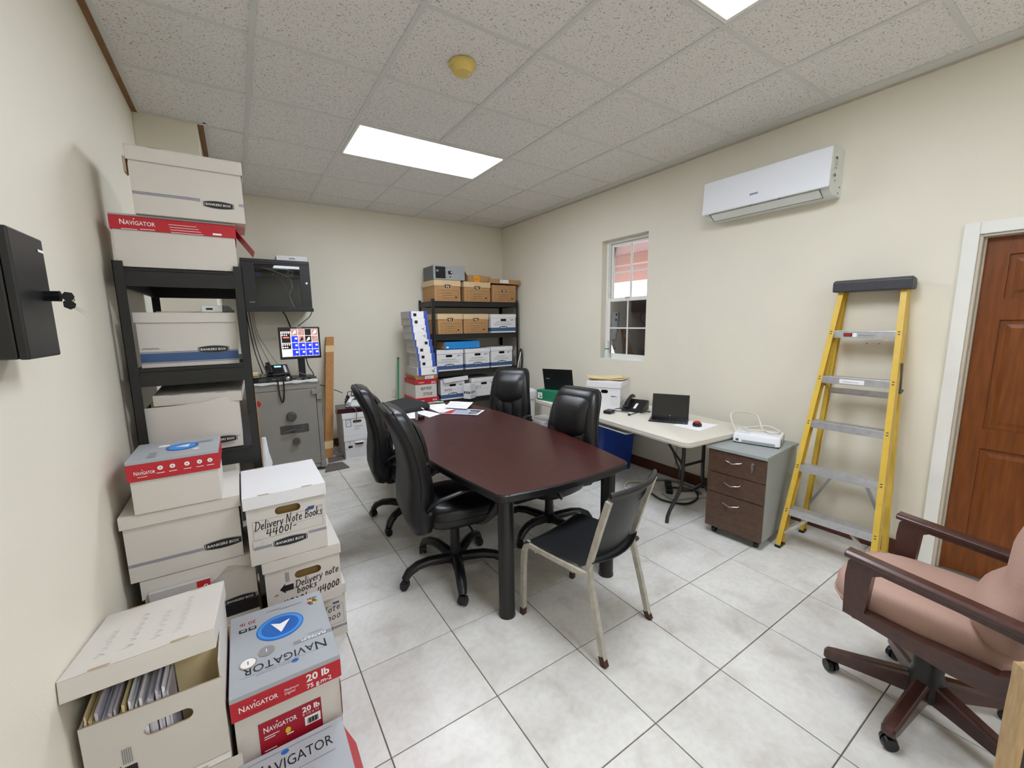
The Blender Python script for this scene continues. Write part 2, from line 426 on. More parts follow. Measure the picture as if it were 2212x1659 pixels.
class D(G):
    """draws flat print in a face frame; each layer sits a little prouder"""
    def __init__(s, o, u, v, eps=.0007):
        super().__init__(); s.o, s.u, s.vv = Vector(o), Vector(u).normalized(), Vector(v).normalized(); s.n = s.u.cross(s.vv); s.eps = eps
    def pt(s, x, y, L): return s.o + s.u * x + s.vv * y + s.n * s.eps * L
    def poly(s, pts, mi=0, L=1): s.add([s.pt(x, y, L) for x, y in pts], [tuple(range(len(pts)))], mi)
    def rect(s, x0, y0, x1, y1, mi=0, L=1): s.poly([(x0, y0), (x1, y0), (x1, y1), (x0, y1)], mi, L)
    def ell(s, cx, cy, rx, ry, mi=0, L=1, n=28): s.poly([(cx + rx * cos(2 * pi * k / n), cy + ry * sin(2 * pi * k / n)) for k in range(n)], mi, L)
    def frame(s, x0, y0, x1, y1, w, mi=0, L=1):
        s.rect(x0, y0, x1, y0 + w, mi, L); s.rect(x0, y1 - w, x1, y1, mi, L); s.rect(x0, y0 + w, x0 + w, y1 - w, mi, L); s.rect(x1 - w, y0 + w, x1, y1 - w, mi, L)
    def text(s, t, x, y, w=None, h=.02, mi=0, L=1, bold=0.0, shear=0.0, fit=None, rot=0.0, align='l'):
        vs, fs, tw = text_mesh(t, bold)
        sy = h / .73; sx = (fit / tw) if fit else sy
        W = tw * sx
        dx = -W / 2 if align == 'c' else (-W if align == 'r' else 0)
        ca, sa = cos(rot), sin(rot)
        P = []
        for a, b in vs:
            px, py = dx + a * sx + shear * b * sy, b * sy
            P.append(s.pt(x + px * ca - py * sa, y + px * sa + py * ca, L))
        s.add(P, fs, mi)
        return W
    def stroke(s, pts, w, mi=0, L=1):
        for (x0, y0), (x1, y1) in zip(pts, pts[1:]):
            dx, dy = x1 - x0, y1 - y0; l = math.hypot(dx, dy) or 1e-6
            ex, ey = dx / l * w * .35, dy / l * w * .35; nx, ny = -dy / l * w / 2, dx / l * w / 2
            s.poly([(x0 - ex + nx, y0 - ey + ny), (x0 - ex - nx, y0 - ey - ny), (x1 + ex - nx, y1 + ey - ny), (x1 + ex + nx, y1 + ey + ny)], mi, L)
    def hand(s, t, x, y, h, w=.0022, mi=0, L=1, slant=.12, rise=0.0, jit=.03, sx=1.0, fit=None):
        rnd = random.Random(t)
        if fit: sx = fit / h / sum(HAND.get(c, (.3, 0))[0] + .1 for c in t)
        cx = 0
        for ch in t:
            adv, sts = HAND.get(ch, (.3, []))
            dy = rnd.uniform(-jit, jit)
            for st in sts:
                s.stroke([(x + (cx + a * sx + slant * b) * h, y + (b + dy) * h + rise * (cx + a * sx) * h) for a, b in st], w, mi, L)
            cx += (adv + .1) * sx
        return cx * h
    def scribble(s, x, y, w, h, sw=.002, mi=0, L=1, seed=1):
        rnd = random.Random(seed); pts = []; k = max(4, int(w / h * 2.4))
        for i in range(k + 1):
            pts.append((x + w * i / k + rnd.uniform(-.1, .1) * h, y + h * (.5 + .5 * (1 if i % 2 else -1) * rnd.uniform(.4, 1))))
        s.stroke(pts, sw, mi, L)
    def badge(s, x, y, w, mib, mit, L=1):
        """bulging parallel-sided lens badge with a box maker's name"""
        h = w * .29
        def lens(k, LL, mi):
            W, H = w / 2 * k, h / 2 * k
            n = 10; pts = []
            for i in range(n + 1):
                t = -1 + 2 * i / n; pts.append((x + w / 2 + W * t, y + h / 2 - H * (.62 + .38 * (1 - t * t))))
            for i in range(n + 1):
                t = 1 - 2 * i / n; pts.append((x + w / 2 + W * t, y + h / 2 + H * (.62 + .38 * (1 - t * t))))
            s.poly(pts, mi, LL)
        lens(1, L, mib); lens(.955, L + 1, mit); lens(.925, L + 2, mib)
        s.text('BANKERS BOX', x + w * .07, y + h * .36, h=h * .3, mi=mit, L=L + 3, bold=.02, shear=.18, fit=w * .82)
def decal(d, name, mats, parent): return d.build(name, mats, parent)
# ================================================================== the room
PX, PY = -0.107, 3.924           # corner pier: right face x, front face y
# ---- floor: grout bed with single tiles
g = G(); g.box((XL - .1, YF - .1, -.06), (XR + .2, YB + .1, -.004))
floor = struct(g.build('floor', GROUT))
TS = .4573
def tile_mesh(x0, y0, x1, y1):
    t = G(); e = .0022; b = .0015
    xs = (x0 + e, x1 - e); ys = (y0 + e, y1 - e)
    a = [(xs[0], ys[0], -.012), (xs[1], ys[0], -.012), (xs[1], ys[1], -.012), (xs[0], ys[1], -.012)]
    m_ = [(p[0], p[1], -b) for p in a]
    c = [(xs[0] + b, ys[0] + b, 0), (xs[1] - b, ys[0] + b, 0), (xs[1] - b, ys[1] - b, 0), (xs[0] + b, ys[1] - b, 0)]
    t.loft([a, m_, c], cap=True)
    return t
full = None
for i in range(-3, 7):
    for j in range(-9, 10):
        x0, y0 = .7863 + TS * i, 1.3419 + TS * j
        x1, y1 = x0 + TS, y0 + TS
        cx0, cy0, cx1, cy1 = max(x0, XL), max(y0, YF), min(x1, XR), min(y1, YB)
        if cx1 - cx0 < .02 or cy1 - cy0 < .02: continue
        if (cx0, cy0, cx1, cy1) == (x0, y0, x1, y1):
            if full is None:
                full = tile_mesh(-TS / 2, -TS / 2, TS / 2, TS / 2).build('tile', FTILE, floor, loc=(x0 + TS / 2, y0 + TS / 2, 0))
            else:
                o = full.copy(); COL.objects.link(o); o.location = (x0 + TS / 2, y0 + TS / 2, 0)
        else:
            mx, my = (cx0 + cx1) / 2, (cy0 + cy1) / 2
            tile_mesh(cx0 - mx, cy0 - my, cx1 - mx, cy1 - my).build('tile', FTILE, floor, loc=(mx, my, 0))

# ---- walls
H1 = CEIL + .12
g = G(); g.box((XL - .12, YF, 0), (XL, YB, H1)); struct(g.build('wall_left', WALL))
g = G(); g.box((XL, YB, 0), (XR + .16, YB + .12, H1)); struct(g.build('wall_back', WALL))
g = G(); g.box((XL - .12, YF - .12, 0), (XR + .16, YF, H1)); struct(g.build('wall_front', WALL))
g = G(); g.box((XL, PY, 0), (PX, YB, H1)); struct(g.build('wall_pier', WALL, bevel=.004))
WIN = (2.872, 1.138, 3.515, 2.482)      # y0 z0 y1 z1
DOR = (-.292, 0.0, .575, 2.045)
g = G()
g.plate([(YF, 0), (DOR[0], 0), (DOR[0], DOR[3]), (DOR[2], DOR[3]), (DOR[2], 0), (YB, 0), (YB, H1), (YF, H1)],
        [[(WIN[0], WIN[1]), (WIN[2], WIN[1]), (WIN[2], WIN[3]), (WIN[0], WIN[3])]],
        (XR, 0, 0), (0, 1, 0), (0, 0, 1), back=(.16, 0, 0))
struct(g.build('wall_right', WALL))

# ---- ceiling: slab above, lay-in tiles, T-bar grid
g = G(); g.box((XL - .12, YF - .12, CEIL + .1), (XR + .16, YB + .12, CEIL + .16))
ceil = struct(g.build('ceiling', TRIMW))
CT = .6553
cx = [XL + .022 + 0] + [.8499 + CT * i for i in range(-1, 5)] + [XR]
cy = [YF] + [1.9826 + CT * j for j in range(-6, 6)] + [YB]
lights = [(.8499, .8499 + 2 * CT, 1.9826 + 2 * CT, 1.9826 + 3 * CT), (.8499, .8499 + 2 * CT, 1.9826 - 2 * CT, 1.9826 - CT),
          (.8499, .8499 + 2 * CT, 1.9826 - 6 * CT, 1.9826 - 5 * CT)]
fullc = None
for i in range(len(cx) - 1):
    for j in range(len(cy) - 1):
        X0, X1, Y0, Y1 = cx[i], cx[i + 1], cy[j], cy[j + 1]
        cells = [(X0, X1, Y0, Y1)]
        if i == 0 and Y1 > PY:
            cells = [(PX + .03, X1, max(Y0, PY), Y1)] + ([(X0, X1, Y0, PY)] if Y0 < PY else [])
        for x0, x1, y0, y1 in cells:
            mx, my = (x0 + x1) / 2, (y0 + y1) / 2
            if any(l[0] < mx < l[1] and l[2] < my < l[3] for l in lights): continue
            std = abs(x1 - x0 - CT) < 1e-3 and abs(y1 - y0 - CT) < 1e-3
            if std and fullc is not None:
                o = fullc.copy(); COL.objects.link(o); o.location = (mx, my, CEIL); continue
            t = G(); hx, hy = (x1 - x0) / 2 - .002, (y1 - y0) / 2 - .002
            t.box((-hx, -hy, .004), (hx, hy, .02))
            o = t.build('tile', CTILE, ceil, loc=(mx, my, CEIL))
            if std: fullc = o
def bar(p0, p1, w):
    b = G()
    if abs(p0[0] - p1[0]) < 1e-6: b.box((-w / 2, 0, -.002), (w / 2, p1[1] - p0[1], .004)); b.box((-.004, 0, .004), (.004, p1[1] - p0[1], .03))
    else: b.box((0, -w / 2, -.0012), (p1[0] - p0[0], w / 2, .004)); b.box((0, -.004, .004), (p1[0] - p0[0], .004, .03))
    b.build('grid_bar', GRID, ceil, loc=(p0[0], p0[1], CEIL))
for k, x in enumerate(cx[1:-1]):
    cuts = [YF]
    for l in sorted(lights, key=lambda q: q[2]):
        if l[0] + .1 < x < l[1] - .1: cuts += [l[2] + .012, l[3] - .012]
    cuts.append(YB)
    for a, b in zip(cuts[::2], cuts[1::2]): bar((x, a, 0), (x, b, 0), .027)
for y in cy[1:-1]:
    bar((XL + .02 if y < PY else PX + .02, y, 0), (XR, y, 0), .024)
def angle(name, a, b):
    t = G(); t.box(a, b); struct(t.build(name, GRID))
angle('trim_1', (XR - .095, YF, CEIL - .003), (XR - .004, YB, CEIL + .004))
angle('trim_2', (XL + .022, YF, CEIL - .0035), (XL + .05, PY, CEIL + .004))
angle('trim_3', (PX + .02, YB - .03, CEIL - .0035), (XR, YB, CEIL + .004))
angle('trim_4', (XL + .02, PY - .03, CEIL - .004), (PX + .05, PY - .0, CEIL + .004))
angle('trim_5', (PX + .035, PY - .03, CEIL - .0035), (PX + .06, YB, CEIL + .004))
t = G(); t.box((XL, YF, CEIL - .006), (XL + .03, PY, CEIL + .03)); struct(t.build('trim_6', BROWN))
t = G(); t.box((PX, PY, CEIL - .006), (PX + .037, YB, CEIL + .03)); struct(t.build('trim_7', BROWN))
t = G(); t.box((XR - .012, YF, CEIL - .014), (XR, YB, CEIL - .003)); struct(t.build('trim_8', JAMB))

# ---- skirting
def skirt(name, a, b):
    t = G(); t.box(a, b); struct(t.build(name, BASEB, bevel=.004))
skirt('baseboard_right', (XR - .016, DOR[2] + .075, 0), (XR, YB, .105))
skirt('baseboard_back', (PX, YB - .016, 0), (XR - .016, YB, .105))

# ---- window (double hung, four panes in each sash)
wy0, wz0, wy1, wz1 = WIN
win = bpy.data.objects.new('window_1', None); COL.objects.link(win); win.location = (XR, wy0, wz0); struct(win)
WW, WH = wy1 - wy0, wz1 - wz0
# local: x outward, y along wall, z up
g = G()
f = .03
g.box((.075, 0, 0), (.155, f, WH)); g.box((.075, WW - f, 0), (.155, WW, WH)); g.box((.075, f, WH - f), (.155, WW - f, WH)); g.box((.075, f, 0), (.155, WW - f, f))
g.box((.095, WW - f - .012, f), (.105, WW - f, WH - f)); g.box((.095, f, f), (.105, f + .012, WH - f))
g.build('window_frame', TRIMW, win, bevel=.002)
g = G(); g.box((0.0, 0, 0), (.08, WW, .012)); g.build('window_sill', TRIMW, win, bevel=.003)
def sash(x, z0, z1, nm):
    b = .034; y0, y1 = f, WW - f
    s = G(); s.box((x, y0, z0), (x + .03, y0 + b, z1)); s.box((x, y1 - b, z0), (x + .03, y1, z1))
    s.box((x, y0 + b, z0), (x + .03, y1 - b, z0 + b + .006)); s.box((x, y0 + b, z1 - b), (x + .03, y1 - b, z1))
    so = s.build(nm, TRIMW, win, bevel=.002)
    my, mz = (y0 + y1) / 2, (z0 + z1) / 2
    s = G(); s.box((x + .006, my - .008, z0 + b), (x + .024, my + .008, z1 - b)); s.build('muntin', TRIMW, so)
    s = G(); s.box((x + .006, y0 + b, mz - .008), (x + .024, my - .008, mz + .008)); s.box((x + .006, my + .008, mz - .008), (x + .024, y1 - b, mz + .008)); s.build('muntin', TRIMW, so)
    for ya, yb in ((y0 + b, my - .008), (my + .008, y1 - b)):
        for za, zb in ((z0 + b, mz - .008), (mz + .008, z1 - b)):
            p = G(); p.box((x + .013, ya, za), (x + .017, yb, zb)); p.build('pane', GLASS, so)
sash(.115, WH * .52 - .03, WH - f, 'upper_sash')
sash(.08, f, WH * .52, 'lower_sash')
g = G(); g.box((.07, WW / 2 - .03, WH * .52 - .004), (.085, WW / 2 + .03, WH * .52 + .012)); g.build('sash_lock', STEELG, win, bevel=.003)

# ---- outside the window
g = G(); g.box((XR + .17, -3, -.3), (14, 14, -.2)); struct(g.build('ground', GROUND))
t = thing('porch_roof', 'pinkish porch roof edge seen through the upper window panes', 'roof', (4.2, 4.0, 2.32))
g = G(); g.box((-.35, -2.5, .28), (2.2, 3.5, .34)); g.build('soffit', PORCH, t)
g = G(); g.box((2.2, -2.5, .02), (2.26, 3.5, .34)); g.build('fascia', PORCHF, t)
g = G(); g.box((1.0, -2.5, .14), (1.08, 3.5, .28)); g.build('beam', PORCHF, t)
t = G(); t.hexa([(3.86, 2.2, .6), (3.89, 2.2, .6), (3.89, 3.27, .6), (3.86, 3.27, .6), (3.86, 2.2, 1.84), (3.89, 2.2, 1.84), (3.89, 3.88, 1.84), (3.86, 3.88, 1.84)])
tag(t.build('dark_board', BROWNX), 'dark brown board standing outside the lower half of the window', 'board')
t = G(); t.box((3.93, 1.0, -.2), (3.98, 6, .6)); tag(t.build('low_wall', GROUND), 'pale low wall outside below the window', 'wall')

# ---- door
dy0, dz0, dy1, dz1 = DOR
g = G(); c = .062
g.box((XR - .014, dy1 - .004, 0), (XR, dy1 + c, dz1 + c)); g.box((XR - .014, dy0 - c, 0), (XR, dy0 + .004, dz1 + c)); g.box((XR - .014, dy0 + .004, dz1 - .004), (XR, dy1 - .004, dz1 + c))
struct(g.build('trim_9', TRIMW, bevel=.004))
g = G()
for y0, y1 in ((dy1 - .018, dy1), (dy0, dy0 + .018)):
    g.box((XR, y0, 0), (XR + .16, y1, dz1))
g.box((XR, dy0 + .018, dz1 - .018), (XR + .16, dy1 - .018, dz1))
g.box((XR + .035, dy1 - .028, 0), (XR + .06, dy1 - .018, dz1 - .018)); g.box((XR + .035, dy0 + .018, 0), (XR + .06, dy0 + .028, dz1 - .018))
struct(g.build('trim_10', JAMB, bevel=.002))
door = bpy.data.objects.new('door_1', None); COL.objects.link(door); door.location = (XR + .06, dy0 + .02, .006); struct(door)
DW, DH = dy1 - dy0 - .04, 2.018
st, ms = .1, .095
cols = [(st, DW / 2 - ms / 2), (DW / 2 + ms / 2, DW - st)]
rows = [(.19, .80), (.92, 1.555), (1.675, DH - .1)]
g = G()
g.plate([(0, 0), (DW, 0), (DW, DH), (0, DH)], [[(a, z0), (b, z0), (b, z1), (a, z1)] for a, b in cols for z0, z1 in rows], (0, 0, 0), (0, 1, 0), (0, 0, 1), back=(.04, 0, 0))
g.build('door_leaf', DOORW, door, bevel=.003)
for a, b in cols:
    for z0, z1 in rows:
        p = G(); q = .035
        A = [(.012, a, z0), (.012, b, z0), (.012, b, z1), (.012, a, z1)]
        B = [(.016, a + .012, z0 + .012), (.016, b - .012, z0 + .012), (.016, b - .012, z1 - .012), (.016, a + .012, z1 - .012)]
        Cc = [(.006, a + .012 + q, z0 + .012 + q), (.006, b - .012 - q, z0 + .012 + q), (.006, b - .012 - q, z1 - .012 - q), (.006, a + .012 + q, z1 - .012 - q)]
        p.loft([A, B, Cc], cap=True)
        p.build('door_panel', DOORW, door)
g = G(); g.lathe([(.024, 0), (.026, -.006), (.01, -.012), (.01, -.035), (.026, -.045), (.028, -.06), (.012, -.07)], (0, .07, 1.0), axis='x'); g.build('door_knob', CHROME, door, smooth=40)

# ---- ceiling light fixtures
def fixture(l, label):
    x0, x1, y0, y1 = l
    t = thing('ceiling_light', label, 'light', ((x0 + x1) / 2, (y0 + y1) / 2, CEIL), 0, 'ceiling lights')
    hx, hy = (x1 - x0) / 2 - .016, (y1 - y0) / 2 - .016
    fr = G(); fr.plate(rrect(-hx, -hy, hx, hy, .003, 1), [rrect(-hx + .022, -hy + .022, hx - .022, hy - .022, .003, 1)], (0, 0, -.003), (1, 0, 0), (0, 1, 0), back=(0, 0, .05))
    fr.box((-hx, -hy, .047), (hx, hy, .052))
    fr.build('frame', TRIMW, t)
    d = G(); d.box((-hx + .022, -hy + .022, .004), (hx - .022, hy - .022, .01)); d.build('diffuser', DIFF, t)
fixture(lights[0], 'lit rectangular fluorescent ceiling panel over the far end of the conference table')
fixture(lights[1], 'lit fluorescent ceiling panel cut off by the top edge of the photo')
fixture(lights[2], 'lit fluorescent ceiling panel above the entrance side, behind the viewer')

# ---- smoke detector
t = thing('smoke_detector', 'yellowed round smoke detector on the ceiling', 'detector', (1.195, 2.285, CEIL - .002))
g = G(); g.lathe([(.0, 0), (.075, 0), (.076, -.012), (.066, -.02), (.064, -.03), (.05, -.05), (.03, -.056), (0, -.057)], n=28); g.build('housing', SMOKE, t, smooth=35)
g = G(); g.lathe([(.008, -.052), (.009, -.06), (0, -.061)], (.03, -.02, 0), n=12); g.build('test_button', MICW, t, smooth=35)

# ---- air conditioner
ay0, ay1 = 1.262, 2.158
t = thing('air_conditioner', 'white wall mounted split air conditioner beside the ceiling edge', 'air conditioner', (XR, (ay0 + ay1) / 2, 2.405))
hw = (ay1 - ay0) / 2
# local x negative = into the room
prof = [(0, .31), (-.17, .31), (-.19, .30), (-.19, .065), (-.165, .03), (-.12, .004), (0, 0)]
g = G(); g.prism(prof, (0, -hw, 0), (1, 0, 0), (0, 0, 1), (0, 2 * hw, 0)); g.build('housing', ACS, t, bevel=.006)
fp = [(-.176, .307), (-.196, .298), (-.214, .05), (-.208, .042), (-.196, .046), (-.188, .12)]
g = G(); g.prism(fp, (0, -hw - .003, 0), (1, 0, 0), (0, 0, 1), (0, 2 * hw + .006, 0)); pan = g.build('front_panel', ACW, t, bevel=.004, smooth=30)
g = G(); yl = hw - .06
g.hexa([(-.185, -yl, .037), (-.185, yl, .037), (-.125, yl, -.004), (-.125, -yl, -.004), (-.18, -yl, .043), (-.18, yl, .043), (-.12, yl, .002), (-.12, -yl, .002)])
g.build('louver', ACS, t, bevel=.002)
g = G(); g.tube([(-.19, yl + .004, .0405), (-.12, yl + .004, -.003), (-.12, -yl - .004, -.003), (-.19, -yl - .004, .0405)], .0028, 5); g.build('louver_gap', GREYD, t)
d = D((-.2085, 0.035, .118), (0, -1, 0), (.07, 0, 1)); [d.poly([(-.03 + k * .012, -.007), (-.022 + k * .012, -.007), (-.017 + k * .012, .007), (-.025 + k * .012, .007)]) for k in range(5)]; d.build('logo_print', INKB, t)
g = G()
for yy in (.06, -.14): g.lathe([(.008, 0), (.008, -.004), (0, -.005)], (-.196, yy, .046), n=10, axis='z')
g.build('screw_cap', GREYD, t)
d = D((-.185, -hw - .0065, .0), (1, 0, 0), (0, 0, 1))
for x, z, r in ((.06, .235, .012), (.055, .17, .008), (.05, .125, .013), (.055, .09, .007), (.135, .06, .009), (.12, .02, .008)): d.ell(x, z, r, r * .8, 0, 1, 10)
d.frame(.05, .19, .075, .24, .003)
d.build('cable_knockout', GREYD, t)

# ---- key box on the left wall
t = thing('key_cabinet', 'black steel key cabinet on the left wall with a key in its lock', 'cabinet', (XL, 1.408, 1.516))
g = G(); g.box((0, -.092, 0), (.066, .092, .277)); g.build('body', BLACKM, t, bevel=.004)
g = G(); g.box((.067, -.094, -.001), (.084, .094, .278)); g.build('door', BLACKP, t, bevel=.004)
g = G(); g.cyl((.084, .045, .142), (.112, .045, .142), .012, .013); g.build('lock', BLACKG, t, smooth=40)
d = D((.0846, .052, .245), (0, 1, 0), (0, 0, 1)); d.rect(0, 0, .036, .006); d.build('logo_print', WHITEP, t)
t = thing('key_bunch', 'two small keys hanging from the key cabinet lock', 'keys', (XL + .112, 1.453, 1.658))
def keyshape(g):
    g.prism([(0, -.002), (.008, -.011), (.02, -.009), (.024, 0), (.02, .009), (.008, .011), (0, .002)], (0, 0, 0), (1, 0, 0), (0, 0, 1), (0, .002, 0))
k1 = G(); keyshape(k1); k1.build('key', BLACKP, t)
k2 = G(Matrix.Translation((.004, -.002, -.012)) @ Matrix.Rotation(rad(40), 4, 'Y')); keyshape(k2)
k2.prism([(.022, -.004), (.052, -.003), (.054, 0), (.05, .004), (.022, .004)], (0, 0, 0), (1, 0, 0), (0, 0, 1), (0, .002, 0), 1)
k2.build('key', [BLACKP, CHROME], t)
g = G(); g.tube([(.014 + .009 * cos(a * pi / 6), 0.001, -.006 + .009 * sin(a * pi / 6)) for a in range(13)], .0009, 5); g.build('ring', CHROME, t, smooth=60)
# ---- small bits on the walls
t = thing('wall_socket', 'small beige wall socket low on the back wall', 'socket', (1.756, YB, .63))
g = G(); g.box((-.037, -.012, -.058), (.037, 0, .058)); g.build('cover', MICW, t, bevel=.004)
d = D((-.037, -.0125, -.058), (1, 0, 0), (0, 0, 1)); d.rect(.03, .07, .033, .085); d.rect(.041, .07, .044, .085); d.rect(.03, .03, .033, .045); d.rect(.041, .03, .044, .045); d.build('slot', SHAD, t)
t = thing('blank_wall_plate', 'pale blank cover plate on the wall behind the yellow ladder', 'wall plate', (XR, .99, 1.41))
g = G(); g.box((-.006, -.045, -.035), (0, .045, .035)); g.build('cover', WALL, t, bevel=.002)
d = D((-.0065, .045, -.035), (0, -1, 0), (0, 0, 1)); d.ell(.012, .035, .0035, .0035); d.ell(.078, .035, .0035, .0035); d.build('screw', GREYD, t)
# ================================================================== cardboard boxes
def pill(x0, y0, x1, y1, n=6):
    return rrect(x0, y0, x1, y1, min(x1 - x0, y1 - y0) / 2 - 1e-4, n)
def storage_box(label, x0, x1, y0, y1, z0, z1, lid_h=.06, over=.007, handle='front', mb=None, ml=None, rz=0.0, lid=True, group=None,
                slots=True, name='storage_box', lid_dx=0, lid_dy=0, lid_dz=0, lid_rot=None, hole=None, holemat=None, notch=False, side_band=None):
    """lidded carton; handle face is -y ('front') or plain. Returns thing, w, d, h; local origin is the base centre"""
    mb = mb or CARD; ml = ml or mb
    w, d, h = x1 - x0, y1 - y0, z1 - z0
    t = thing(name, label, 'box', ((x0 + x1) / 2, (y0 + y1) / 2, z0), rz, group)
    hb = h - .004
    o = (-w / 2, -d / 2, 0)
    g = G()
    hl = []
    if handle == 'front':
        hl = [hole or pill(w / 2 - .05, hb - lid_h - .055, w / 2 + .05, hb - lid_h - .022)]
    g.plate([(0, 0), (w, 0), (w, hb), (0, hb)], hl, o, (1, 0, 0), (0, 0, 1), 0, back=(0, .004, 0), mi_edge=1)
    g.plate([(0, 0), (w, 0), (w, hb), (0, hb)], [], (-w / 2, d / 2, 0), (1, 0, 0), (0, 0, 1), 0, back=(0, -.004, 0), mi_edge=1)
    g.box((-w / 2, -d / 2 + .004, 0), (-w / 2 + .004, d / 2 - .004, hb)); g.box((w / 2 - .004, -d / 2 + .004, 0), (w / 2, d / 2 - .004, hb))
    g.box((-w / 2 + .004, -d / 2 + .004, 0), (w / 2 - .004, d / 2 - .004, .005))
    if lid:
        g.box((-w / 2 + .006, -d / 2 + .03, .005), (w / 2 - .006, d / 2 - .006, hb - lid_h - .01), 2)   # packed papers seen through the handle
    g.build('body', [mb, CARDE, holemat or CARDIN], t)
    if lid:
        make_lid(t, w, d, hb, lid_h, over, ml, slots, lid_dx, lid_dy, lid_dz, lid_rot, notch)
    return t, w, d, h
def make_lid(t, w, d, top, lid_h, over, ml, slots=True, dx=0, dy=0, dz=0, rot=None, notch=False):
    W, Dp = w / 2 + over, d / 2 + over
    g = G()
    g.box((-W, -Dp, -.0035), (W, Dp, 0))
    if notch:
        poly = [(-W, -lid_h), (-.06, -lid_h), (-.045, -lid_h + .02), (.045, -lid_h + .02), (.06, -lid_h), (W, -lid_h), (W, -.0035), (-W, -.0035)]
        g.prism(poly, (0, -Dp, 0), (1, 0, 0), (0, 0, 1), (0, .0035, 0))
    else:
        g.box((-W, -Dp, -lid_h), (W, -Dp + .0035, -.0035))
    g.box((-W, Dp - .0035, -lid_h), (W, Dp, -.0035))
    g.box((-W, -Dp + .0035, -lid_h), (-W + .0035, Dp - .0035, -.0035)); g.box((W - .0035, -Dp + .0035, -lid_h), (W, Dp - .0035, -.0035))
    if slots:
        for s in (-1, 1):
            for e in (-1, 1):
                cxs = s * W * .52
                p = pill(cxs - .022, e * (Dp - .004) - .005, cxs + .022, e * (Dp - .004) + .005, 3)
                dd = D((0, 0, .0), (1, 0, 0), (0, 1, 0)); dd.poly(p, 0, 1); g.add(dd.v, dd.f, 1)
    o = g.build('lid', [ml, CARDE], t, loc=(dx, dy, top + .004 + dz), rot=rot, bevel=.0012, bseg=1)
    return o
def front(t, w, d):      # print frame on the -y face
    return D((-w / 2, -d / 2 - .0002, 0), (1, 0, 0), (0, 0, 1))
def leftf(t, w, d):
    return D((-w / 2 - .0002, d / 2, 0), (0, -1, 0), (0, 0, 1))
def rightf(t, w, d):
    return D((w / 2 + .0002, -d / 2, 0), (0, 1, 0), (0, 0, 1))
def stripes(dd, x0, x1, y, mi=2, L=1):
    for k in (-1, 0, 1): dd.rect(x0, y + k * .0045 - .0009, x1, y + k * .0045 + .0009, mi, L)
PR = [BADGE, BADGET, INKB, INK, INKG, BANDB, CARDW, PENCIL]
def arrow(dd, x, y, s, mi=3):
    dd.poly([(x, y), (x + s * .4, y + s * .42), (x + s * .4, y + s * .26), (x + s, y + s * .26), (x + s, y - s * .26), (x + s * .4, y - s * .26), (x + s * .4, y - s * .42)], mi, 1)

# ---- boxes on and in the left rack -------------------------------------------------
t, w, d, h = storage_box('white file box with blue double stripe, topmost on the left rack', -.323, .080, 2.455, 2.77, 2.070, 2.347, handle=None)
dd = front(t, w, d); stripes(dd, 0, .235, .086); stripes(dd, w - .02, w, .082); dd.badge(.245, .055, .118, 0, 1); decal(dd, 'printed_logo', PR, t)
g = G(); g.box((-w / 2 - .016, -d / 2 - .01, h - .115), (-w / 2 - .008, -d / 2 + .05, h - .05)); g.build('torn_flap', CARDE, t, bevel=.003)

def paper_carton(label, x0, x1, y0, y1, z0, z1, band=.062, cap=.02, rz=0.0, body=None, lid_top=True, name='paper_carton', group=None):
    w, d, h = x1 - x0, y1 - y0, z1 - z0
    t = thing(name, label, 'box', ((x0 + x1) / 2, (y0 + y1) / 2, z0), rz, group)
    g = G(); g.box((-w / 2 + .006, -d / 2 + .006, 0), (w / 2 - .006, d / 2 - .006, h - .004)); g.build('body', body or CARD, t, bevel=.002)
    g = G(); W, Dp = w / 2, d / 2
    g.box((-W, -Dp, h - cap), (W, Dp, h), 0)
    for a, b in (((-W, -Dp), (W, -Dp + .003)), ((-W, Dp - .003), (W, Dp)), ((-W, -Dp + .003), (-W + .003, Dp - .003)), ((W - .003, -Dp + .003), (W, Dp - .003))):
        g.box((*a, h - cap - band), (*b, h - cap), 1)
    g.build('lid', [SILV, RED], t, bevel=.0015, bseg=1)
    return t, w, d, h
def navigator(dd, x, y, h, mi, L=1, bold=.01, rot=0.0, dot=None, fit=None):
    kx = 1.0
    if fit: kx = fit / (text_mesh('N', bold)[2] * h * 1.25 / .73 + h * .12 + text_mesh('AVIGATOR', bold)[2] * h / .73)
    c, s = cos(rot), sin(rot)
    def at(a, b): return x + a * c - b * s, y + a * s + b * c
    w = dd.text('N', *at(0, 0), h=h * 1.25, mi=mi, L=L, bold=bold, rot=rot, fit=text_mesh('N', bold)[2] * h * 1.25 / .73 * kx)
    xx = w + h * .12 * kx
    w2 = dd.text('AVIGATOR', *at(xx, 0), h=h, mi=mi, L=L, bold=bold, rot=rot, fit=text_mesh('AVIGATOR', bold)[2] * h / .73 * kx)
    tot = xx + w2
    px = xx + w2 * .30
    a, b = at(px, h * 1.45); e = h * .16
    pts = [at(px - e, h * 1.55), at(px + e, h * 1.55), at(px, h * 1.2)]
    if dot is None: dd.poly(pts, mi, L)
    else:
        dd.ell(a, b + 0, h * .3, h * .22, dot, L, 16); 
    return tot
NP = [RED, WHITEP, SILV, BLUED, BLUEL, INK, REDL, YEL, GRN, GOLD, INKG, BADGE, TAPE]

